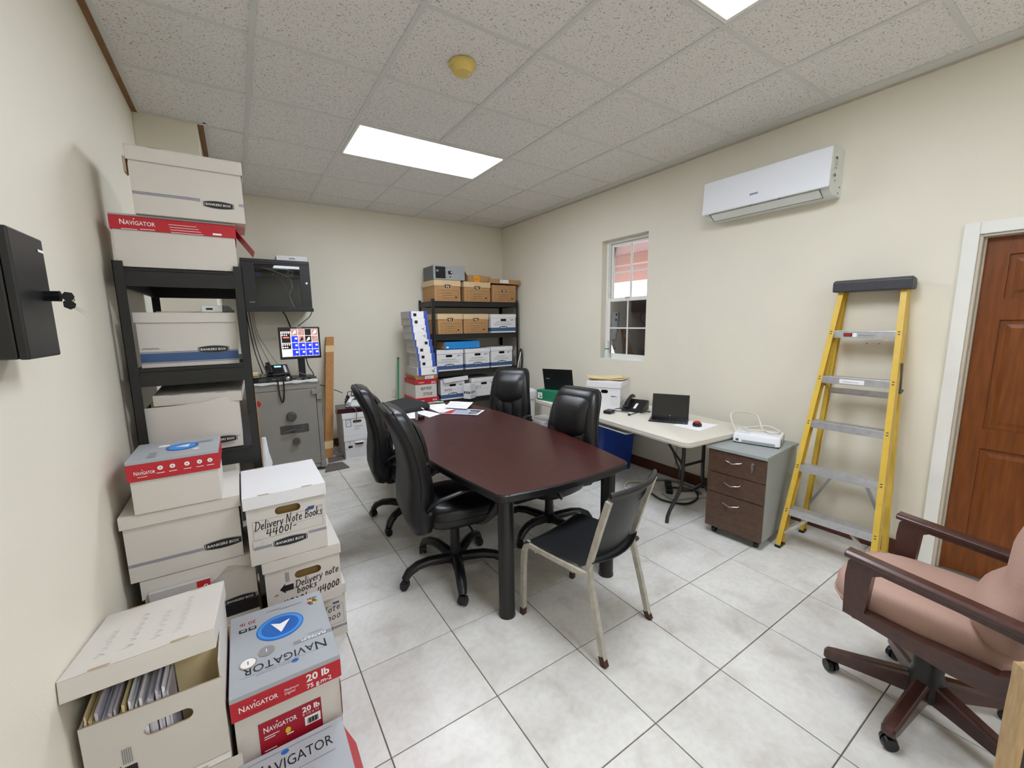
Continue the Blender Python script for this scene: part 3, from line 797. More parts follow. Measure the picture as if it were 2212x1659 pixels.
t, w, d, h = paper_carton('white paper carton with a red lid band, top shelf of the left rack', -.416, .036, 2.477, 2.78, 1.845, 2.068, band=.058, cap=.008)
dd = front(t, w, d)
navigator(dd, .035, .178, .018, 1, fit=.118); dd.rect(.038, .158, .09, .1605, 1); dd.rect(.10, .1615, .15, .164, 1)
for k in range(4): dd.rect(.20 + .002 * k, .192 - .011 * k, .30 + .008 * k, .194 - .011 * k, 1)
dd.rect(.36, .163, .395, .172, 1); decal(dd, 'printed_lettering', NP, t)
g = G(); g.prism([(0, 0), (.07, -.10), (.072, -.098), (.002, .003)], (w / 2 + .001, -d / 2 + .04, h - .02), (1, 0, 0), (0, 0, 1), (0, .2, 0)); g.build('open_flap', RED, t)

t, w, d, h = storage_box('white file box with a wide blue band on the left rack', -.383, -.006, 2.52, 2.84, 1.394, 1.648, lid_h=.047, handle=None)
dd = front(t, w, d); dd.rect(0, .024, w, .066, 5); dd.rect(0, .069, w, .0715, 5); dd.rect(0, .0185, w, .021, 5); dd.badge(.215, .058, .125, 0, 1, 2)
dd.scribble(.01, .083, .06, .008, .0022, 4, 1, 4); decal(dd, 'printed_logo', PR, t)
t = thing('tape_dispenser', 'white and grey label gadget lying on the blue banded file box', 'gadget', (-.075, 2.585, 1.650))
g = G(); g.box((-.065, -.03, 0), (.022, .05, .034)); g.build('casing', ACS, t, bevel=.004)
g = G(); g.box((-.045, -.0305, .012), (-.018, -.029, .021)); g.build('slot', SHAD, t)
g = G(); g.prism([(0, 0), (.05, 0), (.05, .012), (.03, .03), (0, .034)], (.0225, -.028, 0), (1, 0, 0), (0, 0, 1), (0, .075, 0)); g.build('cover', GREYD, t, bevel=.003)
g = G(); g.box((-.13, -.03, 0), (.13, .12, .006)); o = tag(g.build('paper_stack', PAPER, loc=(-.19, 2.66, 1.6495)), 'few white sheets lying on the blue banded file box', 'papers')
# white wrapping leaning between the box and the right post
g = G(); g.box((-.004, 0, 0), (.004, .25, .25)); tag(g.build('paper_folder', PAPER, loc=(.02, 2.60, 1.396)), 'white folder standing on edge beside the blue banded file box', 'folder')

# buckled open box, third shelf
bx0, bx1, by0, by1, bz = -.395, -.028, 2.50, 2.83, .97
t = thing('storage_box', 'buckled white file box with its lid lying askew, third shelf of the left rack', 'box', ((bx0 + bx1) / 2, (by0 + by1) / 2, bz))
w, d = bx1 - bx0, by1 - by0
g = G()
prof = [(0, .255), (.5, .245), (1, .285)]
fr = [(0, 0), (w, 0), (w, .272), (w * .58, .243), (0, .238)]
bulge = G()
v = []
for x, yb, zt in ((0, 0, .238), (w * .3, -.012, .24), (w * .58, -.004, .243), (w * .8, -.016, .26), (w, 0, .272)):
    v += [(-w / 2 + x, -d / 2, 0), (-w / 2 + x, -d / 2 + yb, .13), (-w / 2 + x, -d / 2 + yb * .7, zt)]
g.add(v, [(3 * i + k, 3 * i + 3 + k, 3 * i + 4 + k, 3 * i + 1 + k) for i in range(4) for k in (0, 1)], 0)
g.box((-w / 2, -d / 2 + .002, 0), (-w / 2 + .004, d / 2, .235)); g.box((w / 2 - .004, -d / 2 + .002, 0), (w / 2, d / 2, .265)); g.box((-w / 2, d / 2 - .004, 0), (w / 2, d / 2, .25))
g.box((-w / 2, -d / 2 + .004, 0), (w / 2, d / 2, .006))
g.build('body', CARD, t, smooth=25)
g = G(); g.prism([(.02, .0), (.34, .0), (.34, .255), (.17, .246), (.08, .262), (.02, .245)], (-w / 2, -d / 2 + .05, .008), (1, 0, 0), (0, 0, 1), (0, .02, 0)); g.build('manila_envelope', MANILA, t)
make_lid(t, w - .03, d, .29, .05, .006, CARD, True, .035, 0, .012, (rad(6), rad(1), rad(-3)))
dd = D((-w / 2, -d / 2 - .017, 0), (1, 0, 0), (0, 0, 1)); dd.badge(.225, .032, .12, 0, 1); dd.rect(w - .02, .058, w - .008, .060, 3); decal(dd, 'printed_logo', PR, t)

# ---- stack in front of the rack -----------------------------------------------------
t, w, d, h = storage_box('tan lidded file box at the floor under the black banded file box', -.405, -.03, 2.06, 2.42, 0, .285, handle=None, mb=KRAFTL, ml=KRAFTL)
t, w, d, h = storage_box('white file box with a torn lid and a black band, under the striped file box', -.405, -.03, 2.06, 2.42, .287, .592, lid_h=.055, handle=None)
dd = front(t, w, d); dd.rect(0, .035, w, .095, 0); dd.badge(.25, .085, .12, 0, 1, 2); decal(dd, 'printed_logo', PR, t)
g = G(); vv = []
n = 10
for i in range(n + 1):
    x = -.41 + .4 * i / n; dz = .018 * sin(i * 1.1) + (-.03 if i < 7 else .0)
    vv += [(x, 2.046, .592), (x, 2.044, .545 + dz)]
gg = G(); gg.add(vv, [(2 * i, 2 * i + 2, 2 * i + 3, 2 * i + 1) for i in range(n)]); o = gg.build('torn_lid_edge', CARD, t); o.location = (-t.location.x, -t.location.y, -t.location.z)
g = G(); g.box((-.385, 2.02, .287), (-.19, 2.04, .545)); c = g.build('carton_piece', GREYC)
tag(c, 'grey piece of a paper carton with a red corner tucked under the torn lid', 'cardboard')
dd = D((-.235, 2.0195, .44), (1, 0, 0), (0, 0, 1)); dd.rect(0, 0, .045, .105, 0); dd.text('20lb', .036, .035, h=.022, mi=1, L=2, bold=.02, rot=pi / 2); o = dd.build('printed_lettering', NP, c)
t, w, d, h = storage_box('white file box with blue double stripe under the red banded paper carton', -.436, -.066, 2.05, 2.41, .594, .868, lid_h=.05, over=.008, handle=None)
dd = front(t, w, d); stripes(dd, 0, .235, .07); stripes(dd, w - .025, w, .072); dd.badge(.238, .055, .135, 0, 1); decal(dd, 'printed_logo', PR, t)
t, w, d, h = paper_carton('white paper carton with grey and red lid standing on the striped file box', -.398, -.112, 2.03, 2.31, .870, 1.082, band=.066, cap=.014)
dd = D((-w / 2, -d / 2 - .0005, 0), (1, 0, 0), (0, 0, 1))
navigator(dd, .022, .157, .0125, 1, fit=.062); dd.rect(.03, .147, .06, .149, 1)
for k, x in enumerate((.1, .137, .182, .222, .256)):
    dd.ell(x, .174, .0085, .0085, 1, 1, 18); dd.ell(x, .174, .003, .003, 10, 2, 8); dd.rect(x - .012, .153, x + .012, .1555, 1)
decal(dd, 'printed_lettering', NP, t)
dd = D((-w / 2, -d / 2, h + .0004), (1, 0, 0), (0, 1, 0)); dd.ell(.16, .14, .055, .06, 3, 1); dd.ell(.16, .14, .045, .05, 4, 2); dd.poly([(.135, .14), (.185, .165), (.18, .12)], 1, 3)
dd.ell(.095, .19, .02, .02, 1, 1); dd.rect(.06, .02, .085, .1, 10); dd.rect(.2, .17, .26, .2, 10); dd.ell(.21, .07, .012, .012, 1); decal(dd, 'printed_top', NP, t)

# ---- column of delivery note boxes -----------------------------------------------------
t, w, d, h = storage_box('white file box at the floor, lowest of the delivery note boxes', .03, .335, 2.092, 2.45, 0, .282, lid_h=.05)
dd = front(t, w, d)
dd.frame(.02, .075, w - .012, .178, .0015, 4); dd.hand('Delivery', .04, .145, .03, .003, 3, fit=.13); dd.hand('Note', .19, .143, .034, .0032, 3, rise=.1, fit=.09); dd.hand('books 30', .05, .112, .028, .003, 3, fit=.16); dd.hand('29001-2000', .07, .084, .027, .0032, 3, rise=.1, fit=.21)
stripes(dd, .0, .1, .055); stripes(dd, .235, w, .055); dd.badge(.11, .036, .125, 0, 1); dd.rect(.245, .185, .275, .195, 2); decal(dd, 'printed_lettering', PR, t)
t, w, d, h = storage_box('white file box with a black arrow, middle of the delivery note boxes', .0, .308, 1.992, 2.38, .284, .557, lid_h=.05, hole=pill(.115, .155, .225, .192))
dd = front(t, w, d)
arrow(dd, .052, .125, .055); [dd.rect(.077 + .0035 * k, .155, .079 + .0035 * k, .2, 4) for k in range(5)]
dd.scribble(.03, .1, .014, .008, .002, 3)
dd.hand('Delivery note', .115, .112, .036, .0036, 3, rise=.1, fit=.185); dd.hand('books', .118, .084, .034, .0036, 3, rise=.08, fit=.085); dd.hand('43001', .06, .035, .033, .004, 3, rise=.1, fit=.1); dd.hand('-44000', .185, .042, .036, .0044, 3, rise=.16, fit=.115); decal(dd, 'printed_lettering', PR, t)
t, w, d, h = storage_box('white file box marked delivery note books 44001, topmost of its column', -.042, .262, 1.985, 2.37, .559, .870, lid_h=.055, over=.009, ml=CARDW, hole=pill(.105, .205, .205, .24))
dd = front(t, w, d)
dd.frame(.018, .112, w - .012, .198, .0012, 4); dd.poly([(.225, .196), (.235, .212), (.262, .212), (.255, .196)], 2, 2); dd.scribble(.265, .202, .03, .006, .0012, 4)
dd.hand('Delivery Note Books', .026, .155, .04, .0034, 3, rise=.03, fit=.266); dd.hand('44001-', .065, .116, .034, .0038, 3, rise=.08, fit=.12)
dd.stroke([(.02, .15), (w - .014, .152)], .001, 4)
stripes(dd, .015, .082, .075); stripes(dd, .228, w, .09); dd.badge(.088, .057, .134, 0, 1); decal(dd, 'printed_lettering', PR, t)
g = G(); g.prism([(0, 0), (.04, -.004), (.012, -.026), (.0, -.03)], (-w / 2 + .014, -d / 2 - .004, .112), (1, 0, -.05), (0, 0, 1), (0, -.001, 0)); g.build('peeling_corner', CARD, t)

# ---- open box of files in the foreground ------------------------------------------------
t, w, d, h = storage_box('white file box near the floor under the open box of files', -.45, -.142, 1.385, 1.80, 0, .285, handle=None)
g = G(); vv = []
for i in range(9):
    x = -.457 + .35 * i / 8; vv += [(x, 1.374, .285), (x, 1.372, .235 + .012 * sin(i * 1.7))]
gg = G(); gg.add(vv, [(2 * i, 2 * i + 2, 2 * i + 3, 2 * i + 1) for i in range(8)]); o = gg.build('lid_edge', CARD, t); o.location = (-t.location.x, -t.location.y, 0)
bx0, bx1, by0, by1, bz0, bz1 = -.442, -.135, 1.40, 1.80, .287, .545
w, d, h = bx1 - bx0, by1 - by0, bz1 - bz0
t = thing('open_file_box', 'open box packed with paper files, its lid propped up and tilted', 'box', ((bx0 + bx1) / 2, (by0 + by1) / 2, bz0))
g = G(); pl = pill(.122, .163, .232, .20)
g.plate([(0, 0), (w, 0), (w, h - .004), (0, h + .004)], [pl], (-w / 2, -d / 2, 0), (1, 0, 0), (0, 0, 1), 0, back=(0, .005, 0), mi_edge=1)
g.box((-w / 2, -d / 2 + .005, 0), (-w / 2 + .005, d / 2, h)); g.box((w / 2 - .005, -d / 2 + .005, 0), (w / 2, d / 2, h + .05)); g.box((-w / 2 + .005, d / 2 - .005, 0), (w / 2 - .005, d / 2, h))
g.box((-w / 2, -d / 2 + .005, 0), (w / 2, d / 2, .006))
g.box((w / 2 - .0065, -d / 2 + .006, .006), (w / 2 - .0055, d / 2 - .006, h + .045), 2); g.box((-w / 2 + .006, d / 2 - .0065, .006), (w / 2 - .006, d / 2 - .0055, h - .005), 2)
g.build('body', [CARD, CARDE, CARDIN], t)
rnd = random.Random(3)
x = -w / 2 + .009; FM = [PAPER, mat('grey white file', '#cfcbd8', .8), MANILA, mat('violet grey file', '#aaa6bb', .8)]
while x < .03:
    th = rnd.uniform(.004, .0085); hh = h - rnd.uniform(-.03, .012); m_ = rnd.choices(range(4), (6, 4, 1.5, 1))[0]
    f_ = G(); le = rnd.uniform(-.004, .004)
    y0 = -d / 2 + .008 + rnd.uniform(0, .006)
    f_.hexa([(x, y0, .007), (x + th - .0012, y0, .007), (x + th - .0012, d / 2 - .03, .007), (x, d / 2 - .03, .007), (x + le, y0, hh), (x + th - .0012 + le, y0, hh - .004), (x + th - .0012 + le, d / 2 - .03, hh), (x + le, d / 2 - .03, hh)])
    f_.build('file', FM[m_], t); x += th
f_ = G(); f_.hexa([(.036, -d / 2 + .03, .01), (.042, -d / 2 + .03, .01), (.042, d / 2 - .05, .01), (.036, d / 2 - .05, .01), (.012, -d / 2 + .02, h - .02), (.018, -d / 2 + .02, h - .02), (.018, d / 2 - .05, h - .02), (.012, d / 2 - .05, h - .02)]); 
f_.T = Matrix.Translation((.03, 0, 0)); f_.build('file', FM[1], t)
f_ = G(); f_.hexa([(.04, -d / 2 + .10, .01), (.145, -d / 2 + .10, .01), (.145, -d / 2 + .103, .01), (.04, -d / 2 + .103, .01), (.03, -d / 2 + .13, h + .04), (.145, -d / 2 + .13, h + .045), (.145, -d / 2 + .133, h + .045), (.03, -d / 2 + .133, h + .04)]); f_.build('manila_folder', MANILA, t)
# propped lid, higher at the front and slid to the left
lw, ld = .322, .415
L_ = make_lid(t, lw, ld, 0, .058, .0, CARD, True)
L_.location = (-.006, -.005, h + .125)
L_.rotation_euler = (rad(-11), rad(-1.5), rad(-1))
dd = D((-lw / 2, -ld / 2, .0), (1, 0, 0), (0, 1, 0))
for k, (cx_, n_) in enumerate(((.05, 5), (.11, 7), (.17, 6), (.22, 8))):
    for q in range(n_):
        dd.stroke([(cx_ + .005 * (q % 3), .07 + .036 * q), (cx_ + .02, .082 + .036 * q), (cx_ + .004, .094 + .036 * q)], .0016, 7)
lp = dd.build('handwriting', PR, L_)
dd = front(t, w, d); arrow(dd, .045, .085, .055); [dd.rect(.072 + .0045 * k, .108, .0745 + .0045 * k, .155, 4) for k in range(5)]; decal(dd, 'printed_arrow', PR, t)

# ---- paper cartons in the foreground -------------------------------------------------------
t, w, d, h = paper_carton('white carton hidden at the floor under the big grey lidded paper carton', -.122, .188, 1.425, 1.84, 0, .198, body=CARD)
t, w, d, h = paper_carton('big paper carton with grey lid, blue disc print and red band in the foreground', -.126, .192, 1.395, 1.815, .200, .458, band=.066, cap=.018)
top = D((w / 2, d / 2, h + .0003), (-1, 0, 0), (0, -1, 0))       # lettering upside down for the viewer
U, V = w, d
top.ell(U * .5, V * .36, .078, .072, 3, 1, 36); top.ell(U * .5, V * .36, .074, .066, 4, 2, 36); top.ell(U * .5, V * .36, .062, .054, 3, 3, 36)
top.poly([(U * .5, V * .36 - .036 + .075), (U * .5 + .03, V * .36 - .028), (U * .5 - .0, V * .36 - .012), (U * .5 - .034, V * .36 - .024)], 1, 4)
navigator(top, .03, V * .74 + .0, .036, 5, 1, bold=.0, dot=3, fit=.25)
top.rect(.0, V * .64, .128, V * .68, 10, 1); top.text('PLATINUM', .022, V * .645, h=.0125, mi=1, L=2, bold=.02); top.text('DIGITAL', .03, V * .60, h=.01, mi=10, L=1)
top.rect(.02, V * .835, .29, V * .838, 10, 1); top.text('Unleash your performance', .12, V * .852, h=.0085, mi=10, L=1)
for cxx, m_ in ((.21, 9), (.265, 1)):
    top.ell(cxx, V * .62 - (.0 if m_ == 9 else -.03), .026, .026, 9, 2, 26); top.ell(cxx, V * .62 - (.0 if m_ == 9 else -.03), .022, .022, 1 if m_ == 1 else 10, 3, 26); top.text('1', cxx, V * .60 - (.0 if m_ == 9 else -.03), h=.018, mi=5 if m_ == 1 else 1, L=4, align='c')
top.text('UHD', .02, V * .085, h=.012, mi=5, bold=.02); top.text('20 lb', .235, V * .135, h=.02, mi=6, L=1); top.rect(.075, V * .1, .15, V * .112, 10); top.rect(.15, V * .08, .2, V * .09, 10)
for k, m_ in enumerate((0, 3, 7, 8, 6, 7)): top.ell(.038 + .012 * cos(k * pi / 3), V * .16 + .011 * sin(k * pi / 3), .0075, .0075, m_, 2, 12)
for k in range(2):
    top.rect(.235 + .03 * k, V * .225, .26 + .03 * k, V * .27, 11); top.rect(.24 + .03 * k, V * .235, .254 + .03 * k, V * .258, 2, 2)
decal(top, 'printed_top', NP, t)
dd = D((-w / 2, -d / 2 - .0004, 0), (1, 0, 0), (0, 0, 1)); zb = h - .084
navigator(dd, .022, zb + .026, .0165, 1, fit=.105); dd.text('Platinum', .145, zb + .034, h=.009, mi=1, shear=.2); dd.text('Digital', .145, zb + .022, h=.009, mi=1, shear=.2); dd.rect(.02, zb + .01, .12, zb + .013, 0, 1)
dd.text('20 lb', w - .108, zb + .034, h=.026, mi=1, bold=.03); dd.text('75 g.m-2', w - .108, zb + .009, h=.016, mi=1, bold=.02); decal(dd, 'printed_lettering', NP, t)
dd = D((-w / 2, -d / 2 + .0054, 0), (1, 0, 0), (0, 0, 1))
dd.rect(.065, .012, .248, .128, 6); navigator(dd, .078, .088, .0175, 1, 2, fit=.095); dd.text('20 lb', .19, .098, h=.0195, mi=1, L=2, bold=.03); dd.text('8 1/2 x 11', .19, .085, h=.009, mi=1, L=2)
dd.rect(.195, .045, .243, .078, 1, 2)
for k in range(11): dd.rect(.203 + .003 * k, .05, .2045 + .003 * k + .001 * (k % 3), .07, 11, 3)
dd.ell(.145, .062, .008, .011, 7, 2); dd.rect(.14, .045, .16, .05, 1, 2); dd.rect(.078, .072, .12, .075, 1, 2); dd.rect(.078, .064, .108, .067, 1, 2); dd.rect(.075, .022, .11, .026, 1, 2); decal(dd, 'sticker', NP, t)
dd = rightf(t, w - .012, d); dd.rect(0, .02, d * .9, .16, 0); dd.rect(0, .11, d * .6, .14, 2, 2); decal(dd, 'printed_side', NP, t)
t, w, d, h = paper_carton('paper carton with an opened grey lid at the bottom edge of the photo', -.118, .178, .965, 1.378, .0, .238, band=.07, cap=.012)
dd = D((-w / 2, -d / 2, h + .0004), (1, 0, 0), (0, 1, 0)); navigator(dd, .03, d - .085, .038, 5, 1, bold=0, dot=3, fit=.225); dd.rect(.0, d - .022, w - .035, d - .019, 10); dd.rect(.05, d - .11, .26, d - .108, 10); decal(dd, 'printed_top', NP, t)
g = G(); g.prism([(0, 0), (.035, -.09), (.05, -.2), (.046, -.2), (.031, -.09), (-.004, -.002)], (w / 2 + .0, -d / 2 + .02, h - .004), (1, 0, 0), (0, 0, 1), (0, d - .06, 0)); g.build('torn_flap', RED, t)
# ================================================================== steel racks
def rack(label, x0, x1, y0, y1, tops, ztop, beam=.07, post=.036):
    t = thing('steel_rack', label, 'shelf', (x0, y0, 0))
    w, d = x1 - x0, y1 - y0
    for px, sx in ((0, 1), (w, -1)):
        for py, sy in ((0, 1), (d, -1)):
            g = G(); th = .0025
            g.box((min(px, px + sx * post), min(py, py + sy * th), 0), (max(px, px + sx * post), max(py, py + sy * th), ztop))
            g.box((min(px, px + sx * th), min(py, py + sy * post), 0), (max(px, px + sx * th), max(py, py + sy * post), ztop))
            g.build('post', BLACKM, t)
    for z in tops:
        e = .004
        g = G(); g.box((post * .5, post * .5, z - .018), (w - post * .5, d - post * .5, z)); g.build('shelf_board', BLACKS, t)
        for y, s in ((e, 1), (d - e, -1)):
            g = G(); g.box((post * .4, min(y, y + s * .012), z - beam), (w - post * .4, max(y, y + s * .012), z - .012)); g.box((post * .4, min(y, y + s * .022), z - .014), (w - post * .4, max(y, y + s * .022), z - .002)); g.build('beam', BLACKM, t)
        for x, s in ((e, 1), (w - e, -1)):
            g = G(); g.box((min(x, x + s * .012), post * .4, z - beam), (max(x, x + s * .012), d - post * .4, z - .012)); g.build('beam', BLACKM, t)
    return t
rack('black steel rack against the left wall, seen from its narrow end', -.425, .045, 2.47, 3.42, (1.842, 1.391, .966, .545, .13), 1.868, beam=.08)
rack('wide black steel rack against the back wall, full of archive boxes', 2.155, 3.515, 5.16, 5.64, (1.873, 1.435, .935, .535, .12), 1.902)

# ---- boxes on the back rack
KP = [KRAFTP, INK, WHITEP, INKG, BANDB, BADGE, BADGET, INKB]
def kraft(label, x0, x1, z0, z1, lid=True, y0=5.175, d=.40):
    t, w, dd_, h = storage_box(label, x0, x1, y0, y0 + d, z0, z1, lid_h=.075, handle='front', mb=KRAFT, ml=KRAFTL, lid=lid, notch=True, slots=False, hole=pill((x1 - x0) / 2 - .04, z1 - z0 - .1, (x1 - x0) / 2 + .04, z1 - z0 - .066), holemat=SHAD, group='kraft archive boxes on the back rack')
    d_ = front(t, w, dd_); a, b = .04, w - .03
    d_.frame(a, .02, b, .145, .004, 0); d_.rect(a, .055, a + .07, .058, 0); d_.rect(a, .1, a + .07, .103, 0); d_.rect(a + .07, .02, a + .073, .145, 0); d_.rect(b - .075, .02, b - .072, .145, 0); d_.rect(b - .075, .08, b, .083, 0)
    for k in range(3): d_.scribble(a + .09, .04 + .03 * k, b - .08 - a - .1, .008, .003, 0, 1, k)
    d_.scribble(b - .06, .095, .04, .03, .0015, 0, 1, 9)
    d_.poly([(b - .06, .05), (b - .035, .062), (b - .012, .05), (b - .035, .04)], 1)
    d_.ell(w / 2 - .012, h - .082, .012, .01, 2, 1, 10); d_.ell(w / 2 + .014, h - .084, .008, .012, 2, 1, 8)
    decal(d_, 'printed_label', KP, t)
    return t
kraft('kraft archive box under the silver strongbox', 2.205, 2.578, 1.875, 2.148)
kraft('kraft archive box under the opened carton with an orange sticker', 2.638, 3.045, 1.875, 2.143)
tk = kraft('kraft archive box with a loose tilted carton lid, top right of the back rack', 3.085, 3.487, 1.875, 2.118, lid=False)
g = G(); W, Dp = .25, .22
g.box((-W, -Dp, -.003), (W, Dp, 0)); g.box((-W, -Dp, -.06), (W, -Dp + .003, -.003)); g.box((-W, Dp - .003, -.06), (W, Dp, -.003)); g.box((-W, -Dp, -.06), (-W + .003, Dp, -.003)); g.box((W - .003, -Dp, -.06), (W, Dp, -.003))
o = g.build('carton_lid', KRAFT, loc=(3.30, 5.37, 2.205), rot=(rad(3), rad(1), rad(-4))); o.name = 'tilted_carton'; tag(o, 'tan carton lid lying crooked on the top right archive box', 'carton')
dd = D((-W + .17, -Dp - .0005, -.05), (1, 0, 0), (0, 0, 1)); dd.rect(0, 0, .14, .045, 2); dd.scribble(.01, .01, .05, .02, .004, 3); dd.scribble(.08, .01, .04, .015, .003, 3); decal(dd, 'label', KP, o)
kraft('kraft archive box behind the left post on the second shelf of the back rack', 2.235, 2.595, 1.437, 1.708)
kraft('kraft archive box in the middle of the second shelf of the back rack', 2.618, 3.0, 1.437, 1.706)
def white_arch(label, x0, x1, z0, z1, y0=5.172, d=.40, band=True, seed=1, hand=None, lid=True, hole=True, **k):
    w = x1 - x0
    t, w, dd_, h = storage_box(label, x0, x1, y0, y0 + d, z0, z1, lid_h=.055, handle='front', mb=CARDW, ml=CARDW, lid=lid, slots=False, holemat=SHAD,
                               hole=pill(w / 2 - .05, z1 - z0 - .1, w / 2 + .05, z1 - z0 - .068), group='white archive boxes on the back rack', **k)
    d_ = front(t, w, dd_)
    if band:
        d_.rect(0, .02, w, .072, 4); d_.poly([(w / 2 - .075, .07), (w / 2 + .075, .07), (w / 2 + .06, .088), (w / 2, .094), (w / 2 - .06, .088)], 5, 1); d_.poly([(w / 2 - .06, .07), (w / 2 + .06, .07), (w / 2 + .05, .08), (w / 2 - .05, .08)], 2, 2)
    d_.rect(w - .085, h - .085, w - .02, h - .079, 7); d_.rect(w - .085, h - .092, w - .055, h - .087, 7)
    d_.rect(.03, .14, w - .03, .142, 3); d_.rect(.03, .105, w - .03, .107, 3)
    if hand:
        d_.hand(hand, .06, .118, .03, .004, 1)
    else:
        d_.scribble(.09, .148, w - .2, .016, .0032, 3, 1, seed); d_.scribble(.05, .115, w - .12, .014, .0032, 3, 1, seed + 5)
    decal(d_, 'printed_label', KP, t)
    if band:
        l_ = leftf(t, w, dd_); l_.rect(0, .02, dd_, .072, 4); decal(l_, 'printed_band', KP, t)
    return t, w, dd_, h
white_arch('white archive box with blue band at the right end of the second shelf', 3.05, 3.475, 1.437, 1.702, seed=2)
white_arch('white archive box with blue band under the left half of the bright blue carton', 2.17, 2.585, .937, 1.222, seed=3)
white_arch('white archive box with blue band under the right half of the bright blue carton', 2.628, 3.012, .937, 1.222, seed=4)
white_arch('white archive box with blue band at the right end of the third shelf', 3.045, 3.405, .937, 1.232, seed=5)
white_arch('white archive box with a skewed lid on the lowest visible shelf of the back rack', 2.235, 2.60, .537, .818, seed=6, hand='NOTES', lid_dx=.03, lid_dy=-.02, lid_dz=.012, lid_rot=(rad(-3), rad(-3), rad(3)))
white_arch('white archive box behind the small printer supply box on the lowest visible shelf', 2.715, 3.11, .537, .80, seed=7, hand='LEAVE', band=False)
t = thing('blue_carton', 'flat bright blue carton lying across two white archive boxes', 'box', (2.59, 5.37, 1.232), rad(1))
g = G(); g.box((-.27, -.19, 0), (.27, .19, .097)); g.build('body', [CYAN], t, bevel=.003)
dd = D((-.2705, .19, 0), (0, -1, 0), (0, 0, 1)); dd.rect(0, 0, .38, .097, 0); dd.build('side_panel', KRAFT, t)
dd = D((-.27, -.1905, 0), (1, 0, 0), (0, 0, 1)); dd.rect(.02, .012, .055, .036, 2); dd.rect(.49, .022, .52, .036, 3); decal(dd, 'printed_label', KP, t)
t = thing('printer_supply_box', 'small white box with four dark symbols standing in front of an archive box', 'box', (2.645, 5.115, .537), rad(32))
g = G(); g.box((-.075, -.055, 0), (.075, .055, .205)); g.build('body', CARDW, t, bevel=.003)
dd = D((-.0755, .055, 0), (0, -1, 0), (0, 0, 1))
for k in range(3): dd.rect(.012 + .035 * k, .07, .032 + .035 * k, .105, 1)
decal(dd, 'printed_symbols', KP, t)
dd = D((-.075, -.0555, 0), (1, 0, 0), (0, 0, 1))
for k in range(4): dd.ell(.025 + .033 * k, .088, .009, .018, 1, 1, 8)
dd.scribble(.01, .03, .12, .01, .003, 3); decal(dd, 'printed_symbols', KP, t)
# strongbox
t = thing('strongbox', 'small silver strongbox with a black keypad panel, top left of the back rack', 'safe', (2.435, 5.37, 2.153), rad(-1))
g = G(); g.box((-.225, -.17, 0), (.225, .19, .182)); g.build('body', GREYD, t, bevel=.004)
g = G(); g.box((-.225, -.186, .0), (.225, -.171, .182)); dr = g.build('door', STRB, t, bevel=.003)
g = G(); g.box((-.20, -.19, .018), (-.06, -.1865, .168)); g.build('keypad_panel', BLACKP, t)
g = G(); g.box((-.195, -.205, .1), (-.16, -.19, .125)); g.build('handle', GREYP, t, bevel=.004)
g = G(); g.box((-.02, -.19, .075), (.035, -.1865, .118)); g.lathe([(.018, -.19), (.018, -.2), (.006, -.203), (0, -.203)], (.02, 0, .097), axis='y'); g.build('dial_plate', [BLACKP], t)
g = G(); g.lathe([(.011, -.203), (.009, -.208), (0, -.208)], (.02, 0, .097), axis='y', n=14); g.build('dial', ACS, t, smooth=40)
dd = D((-.225, -.1865, 0), (1, 0, 0), (0, 0, 1)); dd.rect(.225, .03, .24, .05, 0); dd.ell(.185, .15, .004, .004); dd.ell(.185, .1, .004, .004); dd.ell(.185, .03, .004, .004); dd.build('screw', SHAD, t)
# opened carton with orange sticker
t = thing('opened_carton', 'opened kraft carton with an orange sticker and raised flaps beside the strongbox', 'box', (2.875, 5.37, 2.146))
g = G(); g.box((-.17, -.17, 0), (.20, .18, .004)); g.box((-.17, -.17, 0), (-.166, .18, .075)); g.box((.196, -.17, 0), (.2, .18, .08)); g.box((-.17, -.17, 0), (.2, -.166, .08)); g.box((-.17, .176, 0), (.2, .18, .075)); g.build('body', KRAFT, t)
g = G(); g.hexa([(-.17, -.17, .075), (-.166, -.17, .075), (-.166, .18, .075), (-.17, .18, .075), (-.235, -.15, .19), (-.231, -.15, .19), (-.231, .16, .19), (-.235, .16, .19)]); g.build('flap', KRAFT, t)
g = G(); g.hexa([(-.16, -.17, .08), (.19, -.17, .08), (.19, -.166, .08), (-.16, -.166, .08), (-.1, -.06, .1), (.14, -.06, .1), (.14, -.056, .1), (-.1, -.056, .1)]); g.build('flap', KRAFT, t)
dd = D((-.17, -.1705, 0), (1, 0, 0), (0, 0, 1)); dd.rect(.10, -.0, .19, .082, 0); dd.scribble(.115, .035, .06, .012, .003, 1); dd.build('sticker', [ORANGE, INK], t)

